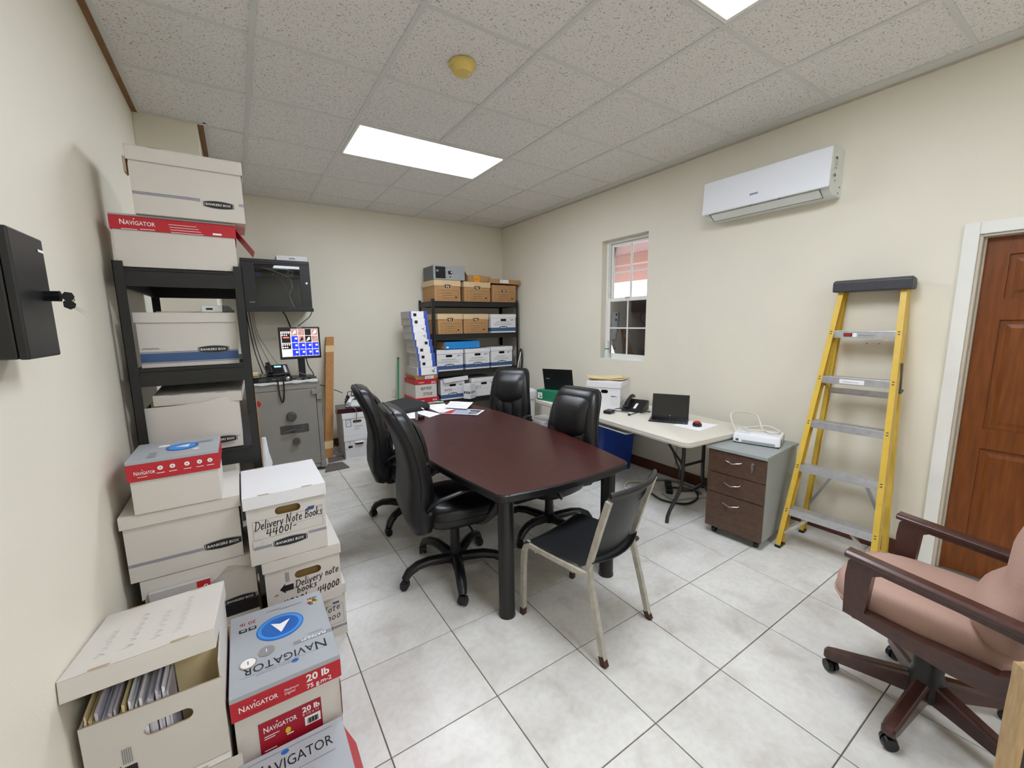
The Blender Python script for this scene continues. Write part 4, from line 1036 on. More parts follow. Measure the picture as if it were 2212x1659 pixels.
# ---- stack beside the back rack: toner boxes on a tray on an archive carton
TP = [TONB, INK, WHITEP, INKG]
zz = 1.735; hbx = .0885
offs = [0, .006, .02, .025, .052, .062, .083, .085]
for k in range(8):
    z0 = zz - hbx * (k + 1)
    xx = 1.795 + offs[k]
    words = ('topmost', 'second', 'third', 'fourth', 'fifth', 'sixth', 'seventh', 'eighth')
    t = thing('toner_box', '%s blue and white toner carton %s' % (words[k], ('of the tall stack, counted from the top' if k else 'of the tall stack beside the back rack')), 'box', (xx + .115, 5.19, z0), rad(-1 + 2 * (k % 2)), 'stacked toner cartons')
    g = G(); g.box((-.115, -.17, 0), (.115, .17, hbx - .001), 0); g.build('body', [GREYC], t, bevel=.002)
    dd = D((-.115, -.1705, 0), (1, 0, 0), (0, 0, 1)); dd.rect(0, 0, .23, hbx - .001, 2, 1); dd.rect(0, 0, .022, hbx - .001, 0, 2); dd.rect(.185, 0, .23, hbx - .001, 0, 2)
    if k in (2, 3): dd.stroke([(.13, .05), (.15, .045), (.165, .025)], .006, 1, 3); dd.stroke([(.15, .045), (.168, .062)], .006, 1, 3)
    else:
        x_ = .05 if k not in (4,) else .13; dd.rect(x_, .025, x_ + .04, .063, 1, 3); dd.rect(x_ - .02, .02, x_ - .018, .07, 3, 3)
    decal(dd, 'printed_front', TP, t)
t = thing('toner_box', 'larger toner carton with a pen symbol at the bottom of the tall toner stack', 'box', (1.995, 5.19, .927), rad(2), 'stacked toner cartons')
g = G(); g.box((-.145, -.18, 0), (.145, .18, .098)); g.build('body', GREYC, t, bevel=.002)
dd = D((-.145, -.1805, 0), (1, 0, 0), (0, 0, 1)); dd.rect(0, 0, .29, .098, 2, 1); dd.rect(0.01, .0, .05, .098, 0, 2); dd.rect(.265, 0, .29, .098, 0, 2); dd.stroke([(.2, .05), (.215, .03), (.235, .035), (.215, .055), (.2, .05)], .006, 1, 3); dd.stroke([(.22, .05), (.245, .085)], .005, 1, 3); decal(dd, 'printed_front', TP, t)
t = thing('kraft_tray', 'shallow kraft carton with a white address label under the toner cartons', 'box', (1.985, 5.20, .868))
g = G(); g.hexa([(-.14, -.17, 0), (.155, -.17, 0), (.155, .18, 0), (-.14, .18, 0), (-.16, -.185, .057), (.15, -.185, .057), (.15, .19, .057), (-.16, .19, .057)]); g.build('body', KRAFT, t, bevel=.002)
dd = D((-.14, -.1775, 0), (1, 0, 0), (0, -.25, .97)); dd.rect(.11, .008, .23, .052, 2, 12); dd.scribble(.12, .02, .07, .02, .003, 3, 13); decal(dd, 'label', TP, t)
t = thing('paper_carton', 'white paper carton with red lids marked old files, under the kraft tray', 'box', (1.97, 5.21, .572))
g = G(); g.box((-.145, -.19, .055), (.145, .2, .285)); g.build('body', CARD, t, bevel=.002)
g = G(); g.box((-.15, -.195, .235), (.155, .205, .293)); g.build('lid', RED, t, bevel=.003)
g = G(); g.box((-.16, -.205, 0), (.165, .215, .06)); g.build('bottom_lid', RED, t, bevel=.003)
dd = D((-.145, -.1905, 0), (1, 0, 0), (0, 0, 1)); dd.hand('OLD FILES', .07, .165, .034, .005, 1, sx=.75); dd.hand('STOCK', .1, .09, .036, .005, 1)
dd2 = D((-.15, -.1955, .235), (1, 0, 0), (0, 0, 1)); dd2.text('Navigator', .05, .02, h=.014, mi=2, bold=.02); dd2.text('20 lb', .22, .01, h=.022, mi=2, bold=.03); decal(dd2, 'printed_lettering', TP, t)
dd2 = D((-.16, -.2055, 0), (1, 0, 0), (0, 0, 1)); dd2.text('Navigator', .05, .02, h=.014, mi=2, bold=.02); dd2.text('20 lb', .235, .015, h=.022, mi=2, bold=.03); decal(dd2, 'printed_lettering', TP, t)
decal(dd, 'handwriting', TP, t)
t, w, d, h = storage_box('plain file box under the old files carton, behind the conference table', 1.80, 2.135, 5.02, 5.42, .286, .571, handle=None)
t, w, d, h = storage_box('plain file box at the floor behind the conference table', 1.80, 2.135, 5.02, 5.42, 0, .284, handle=None)
# broom pole
g = G(); g.tube([(1.70, 5.42, .06), (1.822, 5.635, 1.1)], .012, 8, 0); g.tube([(1.810, 5.614, .995), (1.8225, 5.636, 1.105)], .0125, 8, 1); g.tube([(1.822, 5.635, 1.1), (1.825, 5.64, 1.12)], .013, 8, 2)
t = thing('broom', 'green broom handle leaning against the back wall', 'broom', (0, 0, 0)); t.location = (1.70, 5.42, 0)
for v_ in range(len(g.v)): g.v[v_] = (g.v[v_][0] - 1.70, g.v[v_][1] - 5.42, g.v[v_][2])
g.build('pole', [TEAL, GRN, BLACKP], t, smooth=40)
g = G(); g.box((-.12, -.025, .05), (.05, .025, .1)); g.build('head', TEAL, t, bevel=.01)
g = G(); g.hexa([(-.13, -.03, 0), (.06, -.03, 0), (.06, .03, 0), (-.13, .03, 0), (-.11, -.02, .055), (.04, -.02, .055), (.04, .02, .055), (-.11, .02, .055)]); g.build('bristles', GREYD, t)
t = thing('folding_trolley', 'folded hand trolley with chrome handle standing beside the back rack', 'trolley', (3.49, 5.06, 0))
g = G(); g.tube([(-.10, .02, .06), (-.06, .02, .85), (-.03, .02, 1.0), (.018, .02, 1.17)], .011, 8); g.tube([(.02, .05, .06), (.04, .05, .85), (.055, .05, 1.0), (.035, .03, 1.17)], .011, 8, 1); g.build('frame', [CHROME, BLACKP], t, smooth=40)
g = G(); g.tube([(.0, .02, 1.15), (.022, .02, 1.19)], .016, 8); g.tube([(-.06, .02, .84), (-.055, .02, .9)], .016, 8); g.build('grip', BLACKP, t, smooth=40)
g = G(); g.box((-.14, -.12, .02), (.06, .05, .05)); g.build('foot_plate', BLACKP, t)

# ================================================================== corner with the floor safe
t = thing('floor_safe', 'large taupe grey floor safe with two round knobs', 'safe', (.36, 4.82, 0))
hw = .328
g = G(); g.box((-hw, .03, .035), (hw, .63, 1.0)); g.build('body', SAFEG, t, bevel=.006)
g = G(); g.box((-hw, 0, .035), (hw, .032, .075)); g.box((-hw, 0, .915), (hw, .032, 1.0)); g.box((-hw, 0, .075), (-hw + .025, .032, .915)); g.box((hw - .045, 0, .075), (hw, .032, .915)); g.build('front_frame', SAFEG, t, bevel=.003)
g = G(); g.box((-hw + .029, -.004, .079), (hw - .049, .03, .911)); dr = g.build('door', SAFEG, t, bevel=.004)
for p_, q_ in (((hw - .09, -.028, .85), (hw - .035, .0, .9)), ((hw - .045, -.02, .79), (hw + .008, .01, .849)), ((hw - .05, -.03, .035), (hw + .0, .0, .1))):
    g = G(); g.box(p_, q_); g.build('hinge', SAFEG, t, bevel=.004)
g = G(); g.lathe([(.05, -.004), (.05, -.012), (.044, -.02), (.04, -.05), (.034, -.056), (0, -.056)], (.03, 0, .635), axis='y', n=24); g.build('dial', SAFED, dr, smooth=35)
g = G(); g.lathe([(.036, -.004), (.036, -.03), (.03, -.045), (0, -.046)], (.055, 0, .365), axis='y', n=20); g.build('knob', SAFED, dr, smooth=35)
g = G(); g.box((-.085, -.008, .455), (.185, -.003, .54)); g.build('name_plate', SAFED, dr)
g = G(); g.tube([(.05, -.008, .498), (.05, -.045, .498)], .022, 12); g.tube([(.05, -.04, .498), (-.01, -.042, .49), (-.06, -.035, .478)], [.012, .011, .008], 8); g.build('lever_handle', SAFED, dr, smooth=40)
dd = D((-.085, -.0082, .455), (1, 0, 0), (0, 0, 1)); dd.scribble(.17, .018, .07, .012, .002, 0); dd.ell(.215, .055, .014, .014, 1); dd.build('printed_lettering', [GREYP, GREYD], dr)
dd = D((-hw, -.0045, 0), (1, 0, 0), (0, 0, 1)); dd.poly([(.06, .78), (.085, .765), (.1, .8), (.085, .83), (.055, .825)], 0); dd.scribble(.11, .8, .05, .006, .002, 1); dd.build('sticker', [RED, INKG], dr)
g = G(); g.box((-hw, .03, 0), (-hw + .08, .6, .035)); g.box((hw - .08, .03, 0), (hw, .6, .035)); g.build('foot', GREYD, t)
# grimy cloth strip on the safe edge
g = G(); vv = []
for i in range(13):
    x = .05 + .62 * i / 12; z = .006 * sin(i * 2.1)
    vv += [(x, 4.83, 1.006 + abs(z)), (x, 4.808, 1.004 + z * .5), (x, 4.806, .985 + z)]
g.add(vv, [(3 * i + k, 3 * i + 3 + k, 3 * i + 4 + k, 3 * i + 1 + k) for i in range(12) for k in (0, 1)])
tag(g.build('cloth_strip', DUST), 'grimy white cloth strip along the top edge of the floor safe', 'cloth')
t = thing('video_recorder', 'black video recorder with a silver jog dial on the floor safe', 'recorder', (.225, 5.0, 1.004))
g = G(); g.box((-.20, -.185, .006), (.205, .16, .062)); g.build('casing', BLACKG, t, bevel=.006)
g = G(); g.lathe([(.019, -.186), (.019, -.194), (.012, -.198), (0, -.196)], (.165, 0, .034), axis='y', n=20); g.build('jog_dial', CHROME, t, smooth=40)
dd = D((-.2, -.1855, .0), (1, 0, 0), (0, 0, 1)); [dd.rect(.1 + .003 * k, .02 + .008 * k, .17, .0215 + .008 * k) for k in range(4)]; dd.rect(.22, .03, .29, .035); dd.build('vent_print', GREYP, t)
t = thing('desk_phone', 'black desk phone with a lit blue display on the video recorder', 'telephone', (.315, 5.0, 1.066), rad(3))
prof = [(-.1, 0), (.09, 0), (.09, .09), (.075, .1), (-.1, .018)]
g = G(); g.prism(prof, (-.105, 0, 0), (0, 1, 0), (0, 0, 1), (.21, 0, 0)); g.build('body', BLACKP, t, bevel=.006)
sl = Vector((0, .175, .082)).normalized()
fr = lambda x, y: (Vector((-.105 + x, -.1, .0185)) + sl * y)
dd = D(fr(0, 0), (1, 0, 0), sl, eps=.0009); dd.rect(.08, .13, .145, .165, 0); dd.build('display', LCDB, t)
dd = D(fr(0, 0), (1, 0, 0), sl, eps=.0009); dd.rect(.165, .02, .185, .165, 0); [dd.rect(.169, .03 + .02 * k, .181, .037 + .02 * k, 1, 2) for k in range(7)]; dd.build('label_strip', [WHITEP, SHAD], t)
for i in range(4):
    for j in range(4):
        g = G(); c0 = fr(.072 + .022 * i, .03 + .022 * j); nn = Vector((1, 0, 0)).cross(sl)
        g.box((c0.x, c0.y, c0.z), (c0.x + .015, c0.y + .014, c0.z + .009)); g.build('key', GREYD if 0 else BLACKP, t)
g = G(); pts = [fr(.028, y) + Vector((0, 0, z)) for y, z in ((-.008, .012), (.02, .03), (.09, .036), (.16, .03), (.19, .014))]
g.tube(pts, [.022, .022, .015, .022, .024], 10, squash=(.8, 1.1)); g.build('handset', BLACKP, t, smooth=50)
g = G(); pp = []
for i in range(60):
    a = i / 59; ang = a * pi
    x = -.03 + .052 * (1 - cos(ang)) / 2; z = -.02 - .25 * sin(ang) ** .8
    pp.append((x, -.2 + .0, z))
pp = [(-.07, -.11, .02), (-.045, -.17, .0)] + pp + [(.05, -.17, .0), (.05, -.1, .012)]
g.tube(pp, .0065, 6); g.build('coiled_cord', BLACKP, t, smooth=60)
t = thing('note_block', 'small stack of cream note paper beside the left rack post', 'note pad', (.085, 5.03, 1.068))
g = G(); g.box((-.06, -.05, 0), (.05, .05, .025)); g.build('pad', MANILA, t, bevel=.002)
g = G(); g.box((-.03, -.03, .0255), (.06, .05, .034)); g.build('loose_sheet', MANILA, t, rot=(0, 0, .2))
# monitor showing camera feeds
t = thing('monitor', 'monitor with camera feeds and blue panels standing on the floor safe', 'monitor', (.566, 5.10, 1.0), rad(2))
g = G(); g.box((-.205, 0, .213), (.205, .028, .562)); g.box((-.15, .028, .26), (.15, .045, .5)); g.build('casing', BLACKP, t, bevel=.005)
g = G(); g.box((-.035, .03, .01), (.035, .05, .3)); g.build('stand_neck', BLACKP, t, bevel=.004)
g = G(); g.box((-.12, -.09, .0), (.12, .11, .014)); g.build('stand_foot', BLACKP, t, bevel=.005)
dd = D((-.185, -.0006, .242), (1, 0, 0), (0, 0, 1)); SW, SH = .37, .302
dd.rect(0, 0, SW, SH, 2, 1)
dd.rect(.0, .0, .098, SH - .03, 1, 2); dd.rect(.006, .15, .092, SH - .036, 2, 3); dd.rect(.006, .082, .092, .143, 2, 3); dd.rect(.02, .2, .08, .215, 4, 4)
for k in range(7): dd.ell(.016 + .02 * (k % 4), .255 - .022 * (k // 4), .007, .007, 1, 4, 8); dd.ell(.016 + .02 * (k % 4), .13 - .028 * (k // 4), .007, .008, 1, 4, 8)
for i in range(4):
    for j in range(4):
        x0, z0 = .1 + .0675 * i, .003 + .0745 * (3 - j)
        pic = j == 0 or (j == 1 and i > 0)
        dd.rect(x0, z0 - .002, x0 + .0665, z0 + .0735, 1, 2)
        m_ = (0 if not pic else (2 if (i, j) in ((2, 0), (2, 1)) else 3))
        dd.rect(x0 + .0015, z0 + .001, x0 + .0645, z0 + .0715, m_, 3)
        if not pic: dd.rect(x0 + .034, z0 + .034, x0 + .056, z0 + .052, 1, 4); dd.poly([(x0 + .022, z0 + .001), (x0 + .042, z0 + .001), (x0 + .032, z0 + .007)], 1, 4)
        else: dd.poly([(x0 + .01, z0 + .01), (x0 + .05, z0 + .03), (x0 + .045, z0 + .06), (x0 + .03, z0 + .05)], (1, 3, 2)[(i + j) % 3], 4)
dd.build('screen', [SCRB, SCRW, SCRK, SCRP, SCRR], t)
dd = D((-.035, -.001, .549), (1, 0, 0), (0, 0, 1)); dd.rect(0.01, 0, .06, .007); dd.build('logo_print', GREYP, t)
t = thing('computer_mouse', 'small black mouse on the right end of the floor safe', 'mouse', (.575, 4.91, 1.003), rad(-60))
g = G(); g.lathe([(.0, 0), (.03, 0), (.034, .008), (.028, .022), (.012, .032), (0, .033)], n=18); o = g.build('shell', BLACKP, t, smooth=60); o.scale = (1, 1.6, 1)
# tan board, plastic bag at the left of the safe
g = G(); g.hexa([(.048, 4.66, .26), (.092, 4.66, .26), (.092, 4.68, .26), (.048, 4.68, .26), (.062, 4.69, .93), (.094, 4.69, .93), (.094, 4.71, .93), (.062, 4.71, .93)]); g.box((.05, 4.665, 0), (.09, 4.685, .26))
tag(g.build('tan_board', KRAFT), 'narrow tan board standing between the left rack and the floor safe', 'board')
rnd = random.Random(5); g = G(); rings = []
for k in range(8):
    z = .47 * k / 7; r = .06 * (1 - .8 * k / 7) + .008
    rings.append([(.12 + r * cos(2 * pi * i / 12) * rnd.uniform(.8, 1.2), 4.73 + r * sin(2 * pi * i / 12) * rnd.uniform(.8, 1.2), z) for i in range(12)])
g.loft(rings); tag(g.build('plastic_bag', PAPER, smooth=30), 'crumpled white plastic bag in front of the floor safe', 'bag')

# wall mounted network cabinet
t = thing('network_cabinet', 'black wall mounted network cabinet with a smoked glass door', 'cabinet', (.41, 5.22, 1.75))
hw = .325; H = .53
g = G(); g.box((-hw, .03, 0), (-hw + .01, .454, H)); g.box((hw - .01, .03, 0), (hw, .454, H)); g.box((-hw, .03, 0), (hw, .454, .012)); g.box((-hw, .03, H - .012), (hw, .454, H)); g.box((-hw, .444, 0), (hw, .454, H)); g.build('body', BLACKM, t)
g = G(); g.box((-hw - .01, -.006, -.02), (hw + .01, .03, .02)); g.build('bottom_rail', BLACKP, t, bevel=.003)
g = G(); g.box((-hw, 0, H - .035), (hw, .03, H)); g.build('top_rail', BLACKP, t, bevel=.003)
g = G(); g.plate([(0, 0), (2 * hw, 0), (2 * hw, H - .055), (0, H - .055)], [[(.12, .012), (2 * hw - .1, .012), (2 * hw - .1, H - .07), (.12, H - .07)]], (-hw, .004, .02), (1, 0, 0), (0, 0, 1), back=(0, .016, 0)); dr = g.build('door_frame', BLACKM, t)
g = G(); g.box((-hw + .12, .010, .032), (hw - .1, .014, H - .05)); g.build('glass_panel', SMOKEGL, t)
g = G(); g.lathe([(.012, .004), (.012, -.004), (.007, -.006), (0, -.004)], (hw - .042, 0, .29), axis='y', n=16); g.build('lock', CHROME, t, smooth=40)
dd = D((-hw, .0035, 0), (1, 0, 0), (0, 0, 1)); dd.rect(.05, .075, .1, .083); dd.build('logo_print', GREYP, t)
g = G(); g.box((-hw + .02, .1, .36), (hw - .02, .2, .40)); pt = g.build('patch_panel', BLACKP, t)
for k in range(12):
    g = G(); z_ = .366 + .011 * ((k * 7) % 3); g.box((-.06 + .019 * k, .09, z_), (-.051 + .019 * k, .1, z_ + .008)); g.build('patch_plug', WHITEP, pt)
g = G(); g.box((-hw + .125, .03, .35), (-hw + .18, .05, .40)); g.build('blue_tag', TONB, t)
for nm, pts, m_ in (('white', [(-.14, .09, .45), (-.02, .07, .44), (.1, .07, .44), (.17, .07, .42), (.16, .07, .38), (.08, .08, .37)], CABLEW), ('white', [(-.12, .09, .45), (0, .07, .41), (.1, .07, .37), (.14, .07, .33), (.145, .07, .25), (.11, .07, .17), (.13, .07, .08), (.15, .07, .03)], CABLEW),
                    ('grey', [(.02, .08, .35), (.06, .07, .29), (.1, .07, .2), (.14, .07, .1)], CABLEG), ('pink', [(-.06, .08, .37), (-.02, .06, .345), (.06, .06, .34), (.12, .07, .36)], REDL), ('w2', [(.1, .09, .46), (.12, .07, .43), (.11, .07, .39)], CABLEW)):
    g = G(); g.tube(pts, .006, 6); g.build('patch_cable', m_, t, smooth=60)
t = thing('small_carton', 'small white carton lying on top of the network cabinet', 'box', (.575, 5.40, 2.282))
g = G(); g.box((-.15, -.13, 0), (.15, .12, .055)); g.build('body', CARDW, t, bevel=.002)
dd = D((-.15, -.1305, 0), (1, 0, 0), (0, 0, 1)); dd.rect(.12, .02, .18, .032); dd.build('printed_label', INKG, t)
def cable(pts, r, m, label, name='cable', sub=10):
    P_ = [Vector(p) for p in pts]; out = []
    for i in range(len(P_) - 1):
        p0, p1, p2, p3 = P_[max(i - 1, 0)], P_[i], P_[i + 1], P_[min(i + 2, len(P_) - 1)]
        for k in range(sub):
            s_ = k / sub
            out.append(.5 * ((2 * p1) + (p2 - p0) * s_ + (2 * p0 - 5 * p1 + 4 * p2 - p3) * s_ ** 2 + (3 * p1 - p0 - 3 * p2 + p3) * s_ ** 3))
    out.append(P_[-1])
    g = G(); g.tube(out, r, 6); return tag(g.build(name, m, smooth=60), label, 'cable')
cable([(.735, 5.24, 1.75), (.70, 5.22, 1.68), (.63, 5.18, 1.62), (.565, 5.16, 1.57)], .005, BLACKP, 'black cable hanging from the network cabinet corner to the monitor')
cable([(.45, 5.6, 1.76), (.49, 5.62, 1.7), (.52, 5.6, 1.6), (.54, 5.4, 1.45)], .008, BLACKP, 'thick dark cable below the middle of the network cabinet')
for k, (a, b) in enumerate(((.10, .2), (.125, .24), (.15, .33), (.17, .42))):
    cable([(a, 5.62, 1.76), (a + .02, 5.63, 1.5), (a + (b - a) * .5, 5.6, 1.25), (b, 5.5, 1.02)], .006 if k < 2 else .003, (BLACKP, GREYD, CABLEG, CABLEG)[k], ('black', 'dark grey', 'thin grey', 'thinnest grey')[k] + ' cable running down the wall behind the desk phone')
cable([(.62, 5.2, 1.22), (.64, 5.2, 1.12), (.69, 5.25, 1.02), (.72, 5.4, .9), (.86, 5.5, .82), (1.02, 5.4, .74)], .005, BLACKP, 'black cable sagging from the monitor behind the leaning timber')
cable([(.50, 4.95, 1.09), (.53, 4.9, 1.07), (.58, 4.93, 1.05), (.55, 4.97, 1.02), (.48, 4.95, 1.01)], .005, CABLEG, 'grey cable curled beside the desk phone')

# leaning timber
t = thing('timber_post', 'orange brown timber post leaning against the back wall', 'timber', (.775, 5.20, 0))
A = Vector((-.045, 0, 0)); sh = Vector((.19, .43, 1.43))
g = G(); b4 = [(-.047, 0, 0), (.047, 0, 0), (.047, .045, 0), (-.047, .045, 0)]
g.loft([b4, [(x + sh.x, y + sh.y, sh.z) for x, y, z in b4]]); g.build('beam', PINE, t, bevel=.003)
g = G()
for k, (s0, s1) in enumerate(((.075, .135), (.87, .925))):
    g.loft([[(x * 1.04 + sh.x * s, (y - .0225) * 1.06 + .0225 + sh.y * s, sh.z * s) for x, y, z in b4] for s in (s0, s1)])
g.build('tape_band', MASK, t)
# boxes right of the safe
t, w, d, h = storage_box('white file box at the floor beside the leaning timber', .935, 1.26, 5.03, 5.42, 0, .275, handle='front', mb=CARDW, ml=CARDW, slots=False)
dd = front(t, w, d); arrow(dd, .03, .14, .055, 3); dd.rect(.055, .17, .06, .21, 4); dd.rect(.012, .115, .024, .121, 3); decal(dd, 'printed_arrow', PR, t)
g = G(); g.hexa([(-.045, -d / 2 - .03, .185), (.055, -d / 2 - .03, .185), (.055, -d / 2 - .002, .195), (-.045, -d / 2 - .002, .195), (-.045, -d / 2 - .03, .19), (.055, -d / 2 - .03, .19), (.055, -d / 2, .2), (-.045, -d / 2, .2)]); g.build('handle_flap', CARDW, t)
t, w, d, h = storage_box('white file box with a framed label, upper one beside the leaning timber', .93, 1.25, 5.025, 5.41, .277, .545, handle='front', mb=CARDW, ml=CARDW, slots=False)
dd = front(t, w, d); dd.frame(.03, .11, .09, .195, .005, 3); dd.scribble(.04, .14, .04, .03, .002, 4); dd.scribble(.13, .1, .09, .012, .003, 4); dd.scribble(.12, .06, .06, .03, .004, 4); decal(dd, 'printed_label', PR, t)
t = thing('flat_carton', 'dark maroon flat carton on the file box beside the leaning timber', 'box', (1.06, 5.20, .547), rad(-6))
g = G(); g.box((-.16, -.15, 0), (.15, .16, .055)); g.build('body', MAROON, t, bevel=.003)
t = thing('desk_phone', 'white desk phone lying on the dark maroon carton', 'telephone', (1.11, 5.17, .604), rad(-24))
g = G(); g.prism([(-.1, 0), (.1, 0), (.1, .06), (-.1, .03)], (-.09, 0, 0), (0, 1, 0), (0, 0, 1), (.18, 0, 0)); g.build('body', ACS, t, bevel=.012)
g = G(); g.tube([(-.05, -.11, .05), (-.05, -.06, .068), (-.05, .05, .085), (-.05, .1, .08)], [.024, .02, .02, .026], 10, squash=(.8, 1.2)); g.build('handset', ACW, t, smooth=50)
t = thing('power_adapter', 'black power strip with plugged adapters behind the white desk phone', 'power strip', (1.13, 5.33, .605), rad(-10))
g = G(); g.box((-.1, -.025, 0), (.1, .025, .07)); g.build('casing', BLACKP, t, bevel=.006)
g = G(); [g.box((-.085 + .06 * k, -.02, .07), (-.045 + .06 * k, .02, .105)) for k in range(3)]; g.build('plug', BLACKP, t, bevel=.005)
for k in range(4):
    g = G(); x_ = -.07 + .045 * k
    g.tube([(x_, .0, .1), (x_ + .01, -.01, .15), (x_ + .045, -.01, .155 + .01 * k), (x_ + .1, .0, .13), (x_ + .16, .01, .05)], .005, 6); g.build('lead', BLACKP, t, smooth=60)
cable([(1.02, 5.17, .70), (.98, 5.1, .66), (1.07, 4.995, .6), (1.08, 4.995, .5), (1.06, 5.0, .44)], .004, CABLEG, 'grey phone cord hanging down the front of the upper file box')
for nm, poly, lab in (('a', [(.645, 4.685), (.905, 4.70), (.875, 4.93), (.72, 4.95)], 'dark speckled stone piece on the floor at the right foot of the safe'), ('b', [(.74, 5.0), (.925, 5.02), (.925, 5.19), (.76, 5.17)], 'dark speckled stone piece on the floor in front of the leaning timber')):
    g = G(); g.prism(poly, (0, 0, .0), (1, 0, 0), (0, 1, 0), (0, 0, .012)); tag(g.build('stone_slab', STONE, bevel=.002), lab, 'stone', 'stone pieces by the safe')
for k in range(3):
    cable([(.82 + .02 * k, 5.24 + .02 * k, .01), (.87, 5.28 + .03 * k, .07 + .02 * k), (.90, 5.24, .03 + .015 * k), (.86 + .015 * k, 5.22, .02), (.91, 5.3, .01)], .004, (CABLEG, CABLEW, CABLEG)[k], ('lowest', 'pale', 'uppermost')[k] + ' loop of the cable bundle on the floor behind the leaning timber', sub=8)
# ================================================================== conference table
t = thing('conference_table', 'boat shaped mahogany conference table with black edge and round black legs', 'table', (1.49, 2.865, 0), rad(-1.2))
L2, WN, WM = 1.235, .455, .568
def boat(inset):
    pts = []
    n = 14
    for i in range(n + 1):
        y = -L2 + .07 + (2 * L2 - .14) * i / n; k = 1 - (y / L2) ** 2
        pts.append((WN + (WM - WN) * k - inset, y))
    def corner(cx_, cy_, a0):
        return [(cx_ + .07 * cos(rad(a0 + 15 * q)), cy_ + .07 * sin(rad(a0 + 15 * q))) for q in range(7)]
    R_ = [p for p in pts]
    top = []
    xe = pts[-1][0]
    out = R_[:-1]
    out += [(xe - .07 + (.07) * cos(rad(15 * q)), L2 - .07 + .07 * sin(rad(15 * q)) - inset * sin(rad(15 * q))) for q in range(7)]
    m_ = 8
    out += [(xe - .07 - (2 * (xe - .07)) * i / m_, L2 - inset + .035 * (1 - (2 * i / m_ - 1) ** 2)) for i in range(1, m_)]
    half = out
    left = [(-x, -y) for x, y in half]
    return half + [(-(xe - .07), L2 - inset)] + left + [(xe - .07, -L2 + inset)]
def ordered(p):   # rebuild the whole outline by symmetry about both axes
    return p
def boat2(ins):
    q = []
    n = 10
    xe = WN - ins; r = .065
    for i in range(n + 1):
        y = (L2 - r) * i / n; q.append((WN + (WM - WN) * (1 - (y / L2) ** 2) - ins, y))
    x1 = q[-1][0]
    for k in range(1, 7): q.append((x1 - r + r * cos(rad(15 * k)), L2 - r - ins * k / 6 + r * sin(rad(15 * k))))
    x2 = q[-1][0]
    for i in range(1, 5): q.append((x2 * (1 - i / 4), L2 - ins + .035 * (1 - (1 - i / 4) ** 2)))
    Q1 = q; Q2 = [(-x, y) for x, y in reversed(Q1[:-1])]
    Q3 = [(-x, -y) for x, y in Q1[1:]]; Q4 = [(x, -y) for x, y in reversed(Q1[1:-1])]
    return Q1 + Q2 + Q3 + Q4
P0 = boat2(0); P1 = boat2(.006)
g = G(); g.loft([[(x, y, z) for x, y in P_] for P_, z in ((P1, .688), (P0, .694), (P0, .724), (P1, .7305))], 1, cap=True)
g.build('table_edge', [MAHOG, EDGE], t)
P2 = boat2(.007)
g = G(); g.prism(P2, (0, 0, .7300), (1, 0, 0), (0, 1, 0), (0, 0, .0016)); g.build('tabletop', MAHOG, t)
for x, y in ((-.375, -1.135), (.34, -1.165), (-.36, 1.14), (.36, 1.14)):
    g = G(); g.lathe([(.046, 0), (.047, .004), (.043, .02), (.043, .688)], (x, y, 0), n=20); g.build('leg', EDGE, t, smooth=40)
g = G(); g.box((-.33, -1.13, .62), (-.31, 1.1, .688)); g.box((.31, -1.13, .62), (.33, 1.1, .688)); g.box((-.31, -1.14, .62), (.31, -1.12, .688)); g.build('apron', EDGE, t)

# things on the conference table
TZ = .7320
def sheet(name, pts, z, label, m=PAPER, cat='papers', printed=True, seed=0, group=None, th=.0012, curl=0.0, lines=True):
    cxm = sum(p[0] for p in pts) / len(pts); cym = sum(p[1] for p in pts) / len(pts)
    t = thing(name, label, cat, (cxm, cym, z), 0, group)
    a = [Vector((p[0] - cxm, p[1] - cym, 0)) for p in pts]
    g = G(); n = 6; vs = []; fs = []
    if len(a) == 4:
        for i in range(n + 1):
            for j in range(n + 1):
                u, v = i / n, j / n
                p = a[0] * (1 - u) * (1 - v) + a[1] * u * (1 - v) + a[2] * u * v + a[3] * (1 - u) * v
                vs.append((p.x, p.y, curl * (u ** 2)))
        top = [(x, y, z_ + th) for x, y, z_ in vs]; N = n + 1
        for i in range(n):
            for j in range(n):
                q = (i * N + j, (i + 1) * N + j, (i + 1) * N + j + 1, i * N + j + 1)
                fs.append(q); fs.append(tuple(k + N * N for k in reversed(q)))
        for k in range(n):
            for e0, e1 in ((k * N, (k + 1) * N), (k * N + n, (k + 1) * N + n), (k, k + 1), (n * N + k, n * N + k + 1)):
                fs.append((e0, e1, e1 + N * N, e0 + N * N))
        g.add(vs + top, fs)
    g.build('sheet', m, t)
    if printed and lines:
        u = (a[1] - a[0]); v = (a[3] - a[0]); lu, lv = u.length, v.length
        d = D(a[0] + Vector((0, 0, th + curl * .0)), u, v, eps=.0004)
        un, vn = u.normalized(), v.normalized(); k_ = un.dot(vn)
        rnd = random.Random(seed)
        n_ = 9
        def P_(s_, r_):
            p = a[0] + u * s_ + v * r_ + (a[2] - a[1] - v) * s_ * r_; return (p.x, p.y, th + .0005 + curl * s_ ** 2 * 1.02)
        for i in range(n_):
            r_ = .1 + .8 * i / n_; e = rnd.uniform(.5, .9)
            d.add([P_(.1, r_), P_(e, r_), P_(e, r_ + .012), P_(.1, r_ + .012)], [(0, 1, 2, 3)], 0)
        d.build('printed_lines', INKG, t)
    return t
sheet('paper_sheet', [(1.248, 3.837), (1.36, 3.795), (1.295, 3.535), (1.19, 3.575)], TZ, 'white printed sheet partly behind the nearest high backed chair', seed=1)
